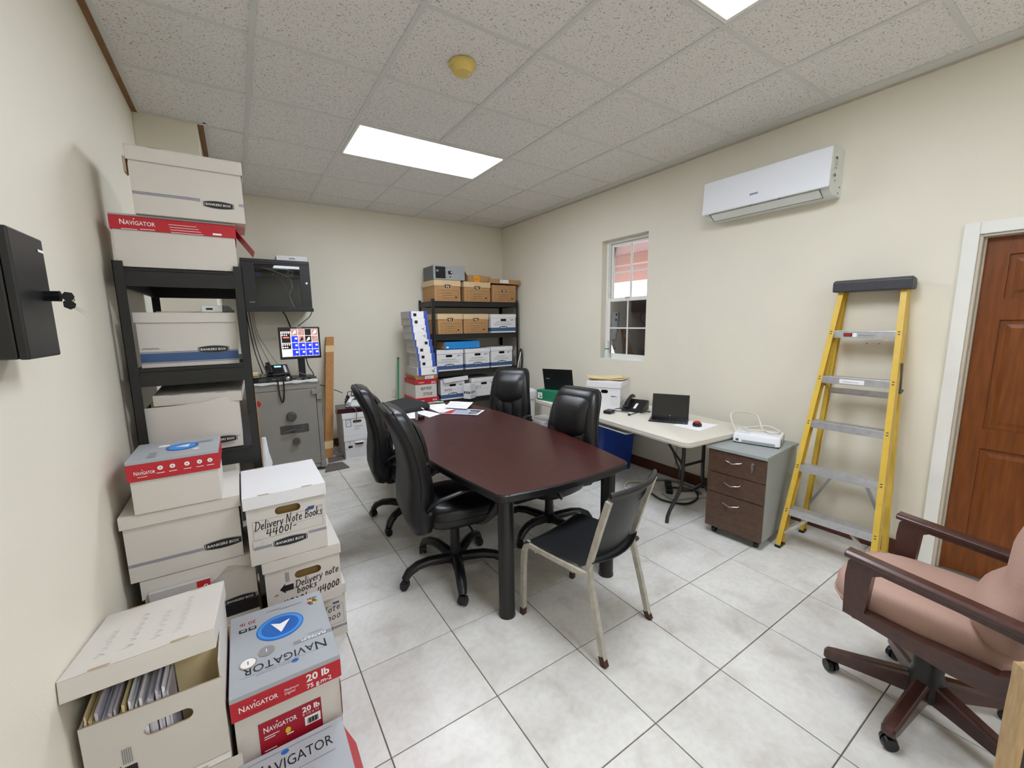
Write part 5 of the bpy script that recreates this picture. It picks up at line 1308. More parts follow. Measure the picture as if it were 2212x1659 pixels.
sheet('paper_sheet', [(1.352, 3.80), (1.468, 3.82), (1.535, 3.575), (1.392, 3.50)], TZ + .0002, 'white sheet with a ragged corner beside the little stamp', seed=2)
sheet('paper_sheet', [(1.53, 3.86), (1.56, 4.06), (1.78, 4.03), (1.72, 3.83)], TZ, 'white printed sheet below the pale green highlighter', seed=3)
sheet('paper_sheet', [(1.545, 3.62), (1.54, 3.87), (1.845, 3.97), (1.75, 3.70)], TZ + .0016, 'white printed sheet in the middle of the loose papers', seed=4)
sheet('paper_sheet', [(1.66, 3.745), (1.83, 3.99), (2.00, 3.79), (1.80, 3.555)], TZ + .0175, 'curled white sheet propped on the colour brochure', seed=5, curl=.006)
t = sheet('brochure', [(1.535, 3.58), (1.735, 3.72), (1.945, 3.45), (1.785, 3.305)], TZ + .004, 'glossy brochure with a red corner and a photo, nearest of the loose papers', seed=6, lines=False, th=.0012)
d = G(); zt = .0018
bp = [(1.535, 3.58), (1.735, 3.72), (1.945, 3.45), (1.785, 3.305)]; cxm = sum(p[0] for p in bp) / 4; cym = sum(p[1] for p in bp) / 4
def BP(s_, r_, z=zt):
    p = [Vector((q[0] - cxm, q[1] - cym, 0)) for q in bp]
    a = p[0] * (1 - s_) * (1 - r_) + p[1] * s_ * (1 - r_) + p[2] * s_ * r_ + p[3] * (1 - s_) * r_
    return (a.x, a.y, z)
d.add([BP(.04, .04), BP(.5, .06), BP(.9, .16), BP(.05, .28)], [(0, 1, 2, 3)], 0)
d.add([BP(.05, .28), BP(.9, .16), BP(.95, .95), BP(.05, .95)], [(0, 1, 2, 3)], 1)
d.add([BP(.1, .72, zt + .0004), BP(.9, .6, zt + .0004), BP(.9, .92, zt + .0004), BP(.3, .93, zt + .0004)], [(0, 1, 2, 3)], 2)
d.add([BP(.42, .66, zt + .0008), BP(.5, .63, zt + .0008), BP(.5, .9, zt + .0008), BP(.44, .9, zt + .0008)], [(0, 1, 2, 3)], 3)
d.build('printed_picture', [RED, mat('brochure photo blue grey', '#a9b1c9', .4, noise=(30, .2)), GREYD, WHITEP], t)
g = G(); g.box((-.05, -.012, 0), (.05, .012, .014)); o = g.build('highlighter', mat('pale green plastic', '#a8d8c0', .4), loc=(1.742, 4.09, TZ + .003), rot=(0, 0, rad(-28)), bevel=.005); tag(o, 'pale green highlighter lying on the loose papers', 'pen')
t = thing('hand_stamp', 'small stamp with a silver plate and dark maroon block on the table', 'stamp', (1.275, 3.475, TZ), rad(20))
g = G(); g.box((-.03, -.005, 0), (-.004, .005, .075)); g.build('metal_plate', STRB, t, bevel=.002)
g = G(); g.box((.0, -.02, 0), (.062, .02, .03)); g.build('block', MAROON, t, bevel=.006)
# laptop bag
t = thing('laptop_bag', 'black fabric laptop bag lying on the far end of the conference table', 'bag', (1.30, 4.02, TZ), rad(12))
g = G(); rings = []
for z, k in ((0, .93), (.012, 1), (.035, 1), (.055, .93), (.064, .75)):
    rings.append([(x * k, y * k * (1 if k > .8 else .98), z + (.012 * sin(x * 9) if k < .95 and z > .04 else 0)) for x, y in rrect(-.21, -.235, .21, .235, .05, 4)])
g.loft(rings); g.build('body', mat('black nylon', '#1c1c1e', .75, noise=(60, .2), bump=(150, .4)), t, smooth=50)
g = G(); g.tube([(x * 1.005, y * 1.005, .028) for x, y in rrect(-.21, -.235, .21, .235, .05, 4)], .004, 5); g.build('zipper', BLACKP, t)
g = G(); g.tube([(.09, -.235, .03), (.10, -.255, .022), (.105, -.262, .006)], .003, 5); g.build('zip_pull', CHROME, t)

# ================================================================== high backed office chairs
def sup(cx_, cy_, hx, hy, z, n=24, e=3.2, tilt=0.0):
    out = []
    for k in range(n):
        a = 2 * pi * k / n; c, s = cos(a), sin(a)
        x = math.copysign(abs(c) ** (2 / e), c) * hx; y = math.copysign(abs(s) ** (2 / e), s) * hy
        out.append((cx_ + x, cy_ + y, z + tilt * y))
    return out
SEAM = mat('grey leather seam', '#4a4a4d', .5)
def make_exec(label, base_ang=51, drop=0.0):
    t = thing('office_chair', label, 'chair', (0, 0, 0), 0, 'black high backed office chairs')
    g = G(); g.lathe([(.02, .075), (.055, .08), (.06, .12), (.045, .135), (.034, .14), (.03, .2)], n=18); hub = g.build('base_hub', BLACKP, t, smooth=40)
    for k in range(5):
        a = rad(base_ang + 72 * k); c, s = cos(a), sin(a)
        g = G(); prof = [(.03, .105), (.1, .118), (.18, .13), (.25, .125), (.305, .1), (.335, .062)]
        g.tube([(r * c, r * s, z) for r, z in prof], [.036, .035, .033, .031, .03, .024], 10, squash=(.85, 1.0)); lg = g.build('base_leg', BLACKP, t, smooth=50)
        g = G(); px, py = .335 * c, .335 * s
        b_a = a + .9; bx, by = cos(b_a), sin(b_a)
        for q in (-1, 1): g.cyl((px + bx * .006 * q, py + by * .006 * q, .0255), (px + bx * .024 * q, py + by * .024 * q, .0255), .0255, .0235, 14)
        g.cyl((px - bx * .02, py - by * .02, .036), (px + bx * .02, py + by * .02, .036), .025, .025, 12)
        g.build('caster', BLACKP, lg, smooth=40)
    zs = .46 - drop
    g = G(); g.cyl((0, 0, .13), (0, 0, zs - .08), .03, .03, 16); g.cyl((0, 0, .19), (0, 0, zs - .06), .02, .02, 12); g.build('gas_column', BLACKP, t, smooth=40)
    g = G(); g.box((-.11, -.13, zs - .085), (.11, .12, zs - .045)); g.tube([(.1, .02, zs - .065), (.2, .03, zs - .07), (.25, .03, zs - .075)], .007, 6); g.build('mechanism', BLACKP, t, bevel=.006)
    # seat
    g = G(); rings = [sup(0, .02, .245 * k, .25 * k, zs + z) for z, k in ((-.05, .82), (-.045, .95), (-.02, 1.0), (.02, 1.01), (.05, .99), (.07, .93), (.078, .8), (.082, .5))]
    g.loft(rings); seat = g.build('seat', LEATH, t, smooth=60)
    g = G(); g.tube(sup(0, .02, .2475, .2525, zs + .008) + [sup(0, .02, .2475, .2525, zs + .008)[0]], .0035, 5); g.build('seam', LEATHS, seat, smooth=60)
    # back: profile along height u: (z, y of the front face, y of the rear face, half width)
    H0 = zs - .085
    prof = [(0.0, -.20, -.255, .13), (.035, -.175, -.295, .205), (.12, -.172, -.322, .238), (.22, -.182, -.318, .245), (.33, -.188, -.304, .243), (.44, -.198, -.312, .233), (.55, -.217, -.338, .222), (.63, -.245, -.370, .212), (.69, -.272, -.398, .198), (.72, -.29, -.408, .182), (.74, -.322, -.402, .158)]
    def section(z, yf, yr, hw, front):
        ym = (yf * .45 + yr * .55)
        out = []
        n = 12
        if front:
            for k in range(n + 1):
                a = pi * k / n; c, s = cos(a), sin(a)
                out.append((math.copysign(abs(c) ** .45, c) * hw, ym + (yf - ym) * abs(s) ** .55, H0 + z))
            out += [(-hw * .97, ym - .004, H0 + z), (hw * .97, ym - .004, H0 + z)]
        else:
            for k in range(n + 1):
                a = pi * k / n; c, s = cos(a), sin(a)
                out.append((math.copysign(abs(c) ** .45, c) * hw * 1.0, ym - .004 + (yr - ym) * abs(s) ** .5, H0 + z))
            out += [(-hw * .96, ym, H0 + z), (hw * .96, ym, H0 + z)]
        return out
    g = G(); g.loft([section(*p, False) for p in prof]); g.build('back_shell', LEATHS, t, smooth=55)
    g = G(); g.loft([section(*p, True) for p in prof]); bc = g.build('back_cushion', LEATH, t, smooth=55)
    # raised head pad with a curved lower edge, and two lumbar channels
    rr = []
    def yfront(z):
        for (z0, a0, *_), (z1, a1, *_) in zip(prof, prof[1:]):
            if z0 <= z <= z1: return a0 + (a1 - a0) * (z - z0) / (z1 - z0)
        return prof[-1][1]
    g = G(); N = 10; rows = []
    for i in range(N + 1):
        u = -1 + 2 * i / N; col = []
        zl = .43 - .07 * (1 - u * u) ; zh = .685 - .03 * u ** 4
        for j in range(7):
            v = j / 6; z = zl + (zh - zl) * v; bul = .034 * (1 - u ** 6) * (1 - (2 * v - 1) ** 6) - .004
            col.append((u * .168, yfront(z) + .002 + bul, H0 + z))
        rows.append(col)
    g.add([p for c in rows for p in c], [(7 * i + j, 7 * i + 7 + j, 7 * i + 8 + j, 7 * i + 1 + j) for i in range(N) for j in range(6)])
    hp = g.build('head_pad', LEATH, t, smooth=60)
    g = G(); g.tube([rows[i][0] for i in range(N + 1)], .0035, 6); g.build('seam', SEAM, hp, smooth=60)
    for s in (-1, 0, 1):
        g = G(); rows = []
        for i in range(7):
            u = -1 + 2 * i / 6; col = []
            for j in range(7):
                v = j / 6; z = .10 + (.27 + (.03 if s == 0 else .055)) * v - (.03 if s == 0 else 0) * 0; bul = .03 * (1 - u ** 2) * (1 - (2 * v - 1) ** 4) - .003
                col.append((s * .112 + u * .054, yfront(z) + .001 + bul, H0 + z))
            rows.append(col)
        g.add([p for c in rows for p in c], [(7 * i + j, 7 * i + 7 + j, 7 * i + 8 + j, 7 * i + 1 + j) for i in range(6) for j in range(6)])
        g.build('lumbar_pad', LEATH, t, smooth=60)
    g = G()
    sm = [section(*p, True)[0] for p in prof]; sm2 = [(-x, y, z) for x, y, z in sm]
    g.tube([(x * 1.0 + .001, y - .003, z) for x, y, z in sm], .005, 6); g.tube([(x - .001, y - .003, z) for x, y, z in sm2], .005, 6); g.build('piping', LEATH, t, smooth=60)
    for s in (-1, 1):
        X = .262 * s
        g = G(); pts = [(X * .93, -.225, zs + .10), (X, -.19, zs + .145), (X * 1.06, -.10, zs + .175), (X * 1.07, .0, zs + .192), (X * 1.06, .10, zs + .18), (X * 1.02, .185, zs + .14), (X * .97, .20, zs + .08), (X * .93, .15, zs + .0), (X * .8, .1, zs - .045), (X * .5, .06, zs - .055)]
        P_ = [Vector(p) for p in pts]; out = []
        for i in range(len(P_) - 1):
            a0, a1, a2, a3 = P_[max(i - 1, 0)], P_[i], P_[i + 1], P_[min(i + 2, len(P_) - 1)]
            for q in range(4):
                w_ = q / 4; out.append(.5 * (2 * a1 + (a2 - a0) * w_ + (2 * a0 - 5 * a1 + 4 * a2 - a3) * w_ ** 2 + (3 * a1 - a0 - 3 * a2 + a3) * w_ ** 3))
        out.append(P_[-1])
        g.tube(out, .0165, 10, squash=(.75, 1.45), upv=(0, 0, 1)); am = g.build('armrest', BLACKP, t, smooth=50)
        g = G(); g.cyl((X * .99, -.225, zs + .10), (X * 1.07, -.222, zs + .10), .012, .012, 10); g.build('bolt', BLACKG, am, smooth=40)
    return t
c1 = make_exec('black high backed office chair nearest to the viewer, at the near left of the table', 60)
c1.location = (1.035, 2.26, 0); c1.rotation_euler = (0, 0, rad(-97))
c2 = make_exec('black high backed office chair at the far left of the table, behind the nearest one', 28)
c2.location = (1.08, 3.16, 0); c2.rotation_euler = (0, 0, rad(-99))
c3 = make_exec('black high backed office chair at the far right corner of the table', 40, drop=.045)
c3.location = (2.27, 3.68, 0); c3.rotation_euler = (0, 0, rad(125))
c4 = make_exec('black high backed office chair on the right side of the table, before the folding table', 24, drop=.05)
c4.location = (1.86, 2.34, 0); c4.rotation_euler = (0, 0, rad(98))

# ================================================================== stacking chair
t = thing('stacking_chair', 'black plastic chair with a worn grey metal frame at the near end of the table', 'chair', (1.435, 1.499, 0), rad(11.5))
for s in (-1, 1):
    g = G()
    pts = [(.216 * s, -.265, .012), (.208 * s, -.215, .22), (.200 * s, -.168, .405), (.198 * s, -.162, .44), (.200 * s, -.178, .50), (.205 * s, -.222, .65), (.208 * s, -.268, .80)]
    g.tube(pts, .0125, 4, square=True, upv=(1, 0, 0)); lg = g.build('rear_leg', STEELG, t)
    g = G(); g.tube([(.2175 * s, -.272, .0), (.2145 * s, -.253, .045)], .0135, 4, square=True, upv=(1, 0, 0)); g.build('foot', RUST, lg)
    g = G()
    pts = [(.222 * s, .245, .012), (.222 * s, .238, .30), (.222 * s, .232, .375), (.222 * s, .218, .408), (.222 * s, .19, .424), (.222 * s, .02, .420), (.220 * s, -.165, .414)]
    g.tube(pts, .0125, 4, square=True, upv=(1, 0, 0)); lg = g.build('front_leg', STEELG, t)
    g = G(); g.tube([(.222 * s, .246, 0), (.222 * s, .244, .04)], .0135, 4, square=True, upv=(1, 0, 0)); g.build('foot', RUST, lg)
    g = G(); g.tube([(.222 * s, .19, .443), (.222 * s, .21, .443)], .006, 6); g.build('clip', STEELG, lg)
for p_, q_ in (((-.222, .10, .41), (.222, .10, .41)), ((-.222, -.10, .41), (.222, -.10, .41)), ((-.215, .16, .395), (.215, .16, .395))):
    g = G(); g.tube([p_, q_], .009, 8); g.build('cross_bar', STEELG, t, smooth=40)
g = G(); g.tube([(.21, -.162, .408), (.262, -.16, .405)], .013, 8); g.build('frame_stub', RUST, t, smooth=40)
# seat shell: dished grid
def shell(fn, nu, nv, th):
    vs = []; N = nv + 1
    top = [fn(i / nu * 2 - 1, j / nv) for i in range(nu + 1) for j in range(nv + 1)]
    M = len(top); nrm = []
    for i in range(nu + 1):
        for j in range(N):
            a = Vector(top[min(i + 1, nu) * N + j]) - Vector(top[max(i - 1, 0) * N + j]); b = Vector(top[i * N + min(j + 1, nv)]) - Vector(top[i * N + max(j - 1, 0)])
            n_ = a.cross(b); nrm.append(n_.normalized() if n_.length > 1e-9 else Vector((0, 0, 1)))
    bot = [tuple(Vector(p) - n_ * th) for p, n_ in zip(top, nrm)]
    fs = []
    for i in range(nu):
        for j in range(nv):
            q = (i * N + j, (i + 1) * N + j, (i + 1) * N + j + 1, i * N + j + 1); fs.append(q); fs.append(tuple(k + M for k in reversed(q)))
    ed = [i * N for i in range(nu + 1)] + [nu * N + j for j in range(1, N)] + [i * N + nv for i in range(nu - 1, -1, -1)] + [j for j in range(nv - 1, 0, -1)]
    for k in range(len(ed)):
        a, b = ed[k], ed[(k + 1) % len(ed)]; fs.append((a, b, b + M, a + M))
    g = G(); g.add(top + bot, fs); return g
def seatfn(u, v):
    y = -.185 + .445 * v
    hw = .205 + .02 * sin(v * pi * .9)
    if v > .85: hw *= 1 - .9 * (v - .85) ** 1.5
    z = .447 - .022 * (1 - u * u) * (1 - (2 * v - 1) ** 2 * .6) - .055 * max(0, v - .82) / .18 * max(0, v - .82) / .18 + .03 * max(0, .12 - v) / .12
    bend = -.045 * (1 - u * u) * max(0, .3 - v) / .3
    return (u * hw, y + bend, z)
shell(seatfn, 14, 16, .006).build('seat', PLBLK, t, smooth=60)
def backfn(u, v):
    z = .475 + .358 * v
    hw = .196 + .008 * v
    curve = -.05 * (1 - u * u)
    y = -.150 - .107 * v + curve
    if v > .93: y -= .012 * (v - .93) / .07
    zz_ = z - .055 * (1 - abs(u) ** 2.2) * max(0, .35 - v) / .35 * -1 * 0 - .03 * abs(u) ** 3 * (1 if v > .9 else 0) * .3
    return (u * hw, y, zz_)
shell(backfn, 14, 14, .006).build('backrest', PLBLK, t, smooth=60)
g = G(); pts = [(u * .206, backfn(u, 1)[1] - .004, .832 - .005 * abs(u) ** 3) for u in [-1 + 2 * k / 14 for k in range(15)]]
g.tube(pts, .0155, 8, squash=(1.0, .8)); g.build('top_rim', PLBLK, t, smooth=50)
g = G()
for z, w_ in ((.752, .07), (.775, .055)):
    pts = [(.02 + u * w_ * .8 + .04, backfn((.06 + u * w_ * .8) / .2, (z - .475) / .358)[1] - .0085, z + .006 * u) for u in [-1 + 2 * k / 8 for k in range(9)]]
    g.tube(pts, [.001, .003, .005, .006, .006, .006, .005, .003, .001], 6, squash=(.8, .5))
g.build('grip_slot', SHAD, t, smooth=50)

# ================================================================== folding table by the right wall
fa = rad(-4.6)
fx, fy = 2.552, 1.665          # near left corner
FW, FL = .80, 2.05
ct = Vector((fx, fy, 0)) + Vector((cos(fa), sin(fa), 0)) * FW / 2 + Vector((-sin(fa), cos(fa), 0)) * FL / 2
t = thing('folding_table', 'long pale folding table with black steel legs along the right wall', 'table', tuple(ct), fa)
g = G(); rings = []
for z, ins in ((.682, .012), (.686, .004), (.70, .0), (.703, .003), (.707, .0), (.712, .003), (.716, 0), (.725, .001), (.731, .008)):
    rings.append([(x, y, z) for x, y in rrect(-FW / 2 + ins, -FL / 2 + ins, FW / 2 - ins, FL / 2 - ins, .07, 6)])
g.loft(rings); g.build('tabletop', BEIGEPL, t, smooth=35)
for s, m_ in ((-1, LEGBLK), (1, GREYP)):
    yb = s * (FL / 2 - .24)
    for q in (-1, 1):
        g = G(); pts = [(.12 * q, yb, .69), (.12 * q, yb, .40), (.125 * q, yb, .29), (.15 * q, yb, .235), (.255 * q, yb, .09), (.275 * q, yb, .05), (.28 * q, yb, .004)]
        if s == 1: pts = [(.28 * q, yb, .69), (.28 * q, yb, .3), (.28 * q, yb, .004)]
        g.tube(pts, .0145 if s < 0 else .02, 10); g.build('leg', m_, t, smooth=45)
    g = G(); g.tube([(-.13, yb, .44), (.13, yb, .44)], .011, 8); g.build('cross_bar', m_, t, smooth=45)
    g = G(); g.tube([(-.15, yb, .24), (0, yb, .21), (.15, yb, .24)], .016, 8); g.build('cross_bar', m_, t, smooth=45)
    g = G(); g.tube([(-.125, yb, .45), (-.11, yb + (-s) * .11, .53), (-.06, yb + (-s) * .30, .675)], .010, 8); g.tube([(-.125, yb, .36), (-.118, yb - s * .05, .42), (-.112, yb - s * .11, .53)], .007, 8); g.tube([(-.06, yb - s * .28, .68), (-.065, yb - s * .25, .6), (-.08, yb - s * .18, .59)], .005, 6); g.build('brace', m_, t, smooth=45)
g = G(); g.box((-FW / 2 + .09, -FL / 2 + .15, .655), (-FW / 2 + .12, FL / 2 - .15, .684)); g.build('rail', GREYP, t)
g = G(); g.box((FW / 2 - .12, -FL / 2 + .15, .655), (FW / 2 - .09, FL / 2 - .15, .684)); g.build('rail', GREYP, t)
g = G(); g.box((-FW / 2 + .02, -.42, .645), (FW / 2 - .2, .45, .652)); g.tube([(-FW / 2 + .02, -.42, .65), (-FW / 2 + .02, .45, .65)], .005, 6); g.build('under_shelf', ACS, t)
FT = .7315
# green shoebox + laptop
t = thing('shoebox', 'green shoebox with a white label on the far end of the folding table', 'box', (2.90, 3.50, FT), rad(8))
g = G(); g.box((-.17, -.15, 0), (.17, .15, .112)); g.build('body', GREENB, t, bevel=.002)
dd = D((-.1705, .15, 0), (0, -1, 0), (0, 0, 1)); dd.rect(.0, 0, .075, .008, 2); dd.rect(.015, .02, .085, .085, 0, 1); dd.scribble(.025, .055, .05, .016, .003, 1, 2); dd.rect(.045, .03, .075, .05, 1, 2); decal(dd, 'label', [WHITEP, INKG, GREYD], t)
t = thing('laptop', 'black open laptop standing on the green shoebox, its lid back towards the viewer', 'laptop', (2.865, 3.43, FT + .1135), rad(-62))
g = G(); g.box((-.17, 0, 0), (.17, .235, .018)); b_ = g.build('base', BLACKP, t, bevel=.004)
g = G(); g.hexa([(-.17, -.004, .012), (.17, -.004, .012), (.17, .003, .012), (-.17, .003, .012), (-.17, -.062, .235), (.17, -.062, .235), (.17, -.055, .235), (-.17, -.055, .235)]); l_ = g.build('lid', BLACKP, t, bevel=.002)
nv = Vector((0, -.058, .223)).normalized()
dd = D((-.17, -.0045, .012), (1, 0, 0), nv); dd.poly([(.03, .113), (.038, .124), (.08, .124), (.072, .113)], 0, 1); decal(dd, 'logo_print', [GREYP], l_)
g = G(); g.box((-.15, .03, .018), (.15, .15, .0195)); g.build('keyboard', BLACKG, b_)
t = thing('paper_roll', 'small white paper cup beside the laptop on the shoebox', 'cup', (2.985, 3.575, FT + .113))
g = G(); g.lathe([(.0, 0), (.022, 0), (.027, .06), (.025, .06), (.021, .004), (0, .004)], n=16); g.build('cup', PAPER, t, smooth=40)
# white file box with folders
bx = storage_box('white lidded file box on the folding table with manila folders on its lid', -.165, .165, -.2, .2, 0, .262, lid_h=.055, handle='front', mb=CARDW, ml=CARDW, hole=pill(.14, .15, .21, .185), holemat=SHAD, slots=False)
t, w, d, h = bx
t.location = (3.125, 2.945, FT); t.rotation_euler = (0, 0, rad(-62)); 
dd = front(t, w, d); dd.rect(.24, .12, .28, .128, 0); dd.rect(.27, .12, .30, .126, 4); [dd.rect(.235, .04 + .02 * k, .31, .041 + .02 * k, 4) for k in range(4)]; decal(dd, 'printed_label', PR, t)
dd = rightf(t, w, d); dd.rect(0, .06, d, .064, 4); decal(dd, 'printed_line', PR, t)
for k, (dx, dy, rz_, dz) in enumerate(((.0, .02, -50, 0), (.03, -.01, -70, .006), (-.02, .03, -38, .012))):
    g = G(); n = 8; vs = []
    for i in range(n + 1):
        u = -1 + 2 * i / n
        for v in (-1, 1): vs.append((u * .17, v * .12, .004 + .012 * abs(u) ** 2 * (1 if k == 2 else .3)))
    top = [(x, y, z + .004) for x, y, z in vs]
    M = len(vs); fs = []
    for i in range(n): fs += [(2 * i, 2 * i + 1, 2 * i + 3, 2 * i + 2), (M + 2 * i, M + 2 * i + 2, M + 2 * i + 3, M + 2 * i + 1), (2 * i, 2 * i + 2, M + 2 * i + 2, M + 2 * i), (2 * i + 1, M + 2 * i + 1, M + 2 * i + 3, 2 * i + 3)]
    fs += [(0, M, M + 1, 1), (2 * n, 2 * n + 1, M + 2 * n + 1, M + 2 * n)]
    g.add(vs + top, fs)
    o = g.build('manila_folder', (MANILA, KRAFTL, MANILA)[k], loc=(3.12 + dx, 2.96 + dy, FT + .263 + dz), rot=(0, 0, rad(rz_)))
    tag(o, ('lowest', 'middle', 'topmost')[k] + ' of the manila folders lying on the white file box', 'folder', 'manila folders on the white box')
# phone, microphone, tablet laptop, sheet, red mouse
t = thing('desk_phone', 'black desk phone behind the small laptop on the folding table', 'telephone', (3.12, 2.60, FT), rad(-70))
g = G(); g.prism([(-.1, 0), (.1, 0), (.1, .085), (.085, .095), (-.1, .02)], (-.1, 0, 0), (0, 1, 0), (0, 0, 1), (.2, 0, 0)); g.build('body', BLACKP, t, bevel=.006)
g = G(); g.tube([(-.06, -.10, .045), (-.06, -.05, .085), (-.06, .04, .12), (-.06, .09, .12)], [.024, .018, .018, .025], 10, squash=(.8, 1.15)); g.build('handset', BLACKG, t, smooth=50)
dd = D((-.1, -.1, .0205), (1, 0, 0), Vector((0, .185, .075))); dd.rect(.105, .03, .13, .12); dd.build('label_strip', WHITEP, t)
g = G(); g.tube([(-.1, -.05, .02), (-.16, -.1, .012), (-.14, -.17, .012), (0, -.17, .01)], .004, 6); g.build('cord', BLACKP, t, smooth=50)
t = thing('gooseneck_microphone', 'thin black gooseneck microphone lying beside the small laptop', 'microphone', (2.90, 2.475, FT))
g = G(); g.tube([(.0, .0, .008), (.08, -.02, .02), (.15, -.035, .028), (.2, -.03, .02)], .0045, 6); g.build('stem', BLACKP, t, smooth=50)
g = G(); g.lathe([(0, 0), (.012, .004), (.014, .012), (.008, .019), (0, .02)], (-.006, .002, 0), n=12); g.build('head', BLACKP, t, smooth=50)
g = G(); g.tube([(.13, -.03, .03), (.18, .0, .015), (.22, .0, .01), (.24, -.04, .01)], .005, 6); g.build('cable', BLACKP, t, smooth=50)
t = thing('tablet_laptop', 'small black detachable laptop with a dark screen facing the viewer', 'laptop', (3.04, 2.165, FT), rad(-59))
g = G(); g.box((-.155, -.125, 0), (.155, .075, .008)); b_ = g.build('keyboard_base', BLACKP, t, bevel=.002)
g = G(); [g.box((-.14 + .0235 * i, -.06 + .022 * j, .008), (-.12 + .0235 * i, -.042 + .022 * j, .0095)) for i in range(12) for j in range(5)]; g.build('keys', BLACKG, b_)
g = G(); g.hexa([(-.152, .07, .006), (.152, .07, .006), (.152, .078, .006), (-.152, .078, .006), (-.152, .115, .205), (.152, .115, .205), (.152, .123, .205), (-.152, .123, .205)]); sc_ = g.build('screen', BLACKP, t, bevel=.002)
nv = Vector((0, .045, .199)).normalized()
dd = D((-.152, .0695, .006), (1, 0, 0), nv); dd.rect(.008, .012, .296, .197, 0, 1); dd.rect(.149, .014, .155, .02, 1, 3); decal(dd, 'display', [BLACKG, WHITEP], sc_)
dd = D((.12, -.12, .0082), (1, 0, 0), (0, 1, 0)); dd.rect(0, 0, .02, .006); decal(dd, 'sticker', [WHITEP], b_)
sheet('paper_sheet', [(2.905, 2.03), (2.915, 1.80), (3.21, 1.82), (3.13, 2.06)], FT, 'blank white sheet under the red computer mouse on the folding table', printed=False, lines=False)
t = thing('red_mouse', 'small red and black gadget on the white sheet of the folding table', 'mouse', (3.03, 1.895, FT + .0022), rad(20))
g = G(); g.lathe([(0, 0), (.034, 0), (.037, .01), (.034, .024), (.026, .03)], n=8); g.build('base', BLACKP, t, smooth=30)
g = G(); g.lathe([(.027, .028), (.026, .036), (.014, .042), (0, .043)], n=16); g.build('top', REDP, t, smooth=50)
g = G(); g.box((-.05, -.035, 0), (.05, .035, .03)); o = g.build('black_box', BLACKP, loc=(2.83, 2.66, FT), rot=(0, 0, .3), bevel=.004); tag(o, 'small dark box on the folding table beside the white file box', 'box')
# bottle on the window sill
t = thing('spray_bottle', 'white spray bottle standing in the corner of the window sill', 'bottle', (3.605, 3.445, 1.150))
g = G(); g.lathe([(0, 0), (.03, 0), (.032, .01), (.03, .06), (.021, .1), (.022, .125), (.013, .145), (.012, .16)], n=18); g.build('bottle', ACS, t, smooth=45)
g = G(); g.lathe([(.013, .16), (.013, .18), (.02, .185), (.02, .205), (0, .208)], n=14); g.build('cap', ACW, t, smooth=45)
g = G(); g.lathe([(.0225, .105), (.0232, .12)], n=18); g.build('label_band', GRN, t, smooth=45)

# ---- under and behind the folding table
t = thing('blue_bin', 'blue plastic bin under the folding table', 'bin', (3.23, 3.05, 0), fa)
g = G(); rings = [[(x, y, z) for x, y in rrect(-a, -b, a, b, .03, 4)] for z, a, b in ((0, .20, .15), (.01, .205, .155), (.54, .235, .185), (.55, .245, .195), (.57, .245, .195), (.57, .23, .18), (.03, .195, .145))]
g.loft(rings); g.build('shell', BLUEBIN, t, smooth=35)
t, w, d, h = storage_box('white file box under the far end of the folding table', 2.78, 3.05, 3.60, 3.93, 0, .46, handle=None, mb=CARDW, ml=CARDW)
dd = leftf(t, w, d); dd.rect(.22, .3, .28, .31, 0); decal(dd, 'printed_label', PR, t)
t, w, d, h = paper_carton('red banded paper carton on the floor behind the far right chair', 2.90, 3.22, 4.02, 4.30, .0, .30, band=.10, cap=.01)
dd = leftf(t, w, d); [dd.ell(.05 + .045 * k, .24, .008, .012, 1, 1, 8) for k in range(5)]; decal(dd, 'printed_lettering', NP, t)
g = G(); g.box((-.15, -.09, 0), (.15, .09, .05)); o = g.build('yellow_packet', MANILA, loc=(3.06, 4.18, .302), rot=(0, 0, .1), bevel=.012); tag(o, 'yellowish padded packet on the red banded carton behind the far right chair', 'packet')
t = thing('white_bin', 'white box bin wrapped at the rim beyond the far end of the folding table', 'bin', (3.28, 4.75, 0))
g = G(); g.box((-.13, -.14, 0), (.13, .14, .58)); g.build('body', ACS, t, bevel=.006)
g = G(); rings = []
rnd = random.Random(8)
for z, k in ((.52, 1.05), (.56, 1.12), (.62, 1.15), (.65, 1.02), (.64, .8)): rings.append([(x * k * rnd.uniform(.96, 1.04), y * k * rnd.uniform(.96, 1.04), z + rnd.uniform(-.008, .008)) for x, y in rrect(-.135, -.145, .135, .145, .03, 3)])
g.loft(rings); g.build('bag_rim', PAPER, t, smooth=30)
dd = leftf(t, .26, .28); dd.rect(.0, .1, .28, .108); dd.rect(.0, .12, .28, .126); decal(dd, 'printed_line', [SHAD], t)
cable([(3.02, 2.60, .012), (2.93, 2.52, .014), (2.94, 2.38, .014), (3.06, 2.40, .012), (3.2, 2.52, .012), (3.1, 2.62, .012), (3.02, 2.60, .012)], .011, CABLEW, 'thick white cable loop on the floor under the folding table')
cable([(3.02, 2.30, .02), (3.0, 2.15, .012), (3.1, 2.0, .012), (3.3, 2.02, .012), (3.42, 2.15, .012), (3.3, 2.3, .012)], .009, BLACKP, 'black power cable snaking on the floor under the folding table')
cable([(3.15, 2.28, .012), (3.1, 2.12, .012), (3.25, 2.05, .012), (3.42, 1.95, .014), (3.5, 1.9, .03)], .008, CABLEW, 'white cable running along the floor to the drawer cabinet')
cable([(3.3, 2.55, .012), (3.45, 2.4, .014), (3.48, 2.2, .014), (3.4, 2.05, .012)], .012, GREYP, 'thick grey cable on the floor near the skirting')
cable([(3.54, 2.28, .68), (3.55, 2.3, .45), (3.5, 2.34, .2), (3.42, 2.3, .02)], .004, CABLEG, 'thin cable hanging from the folding table along the wall')
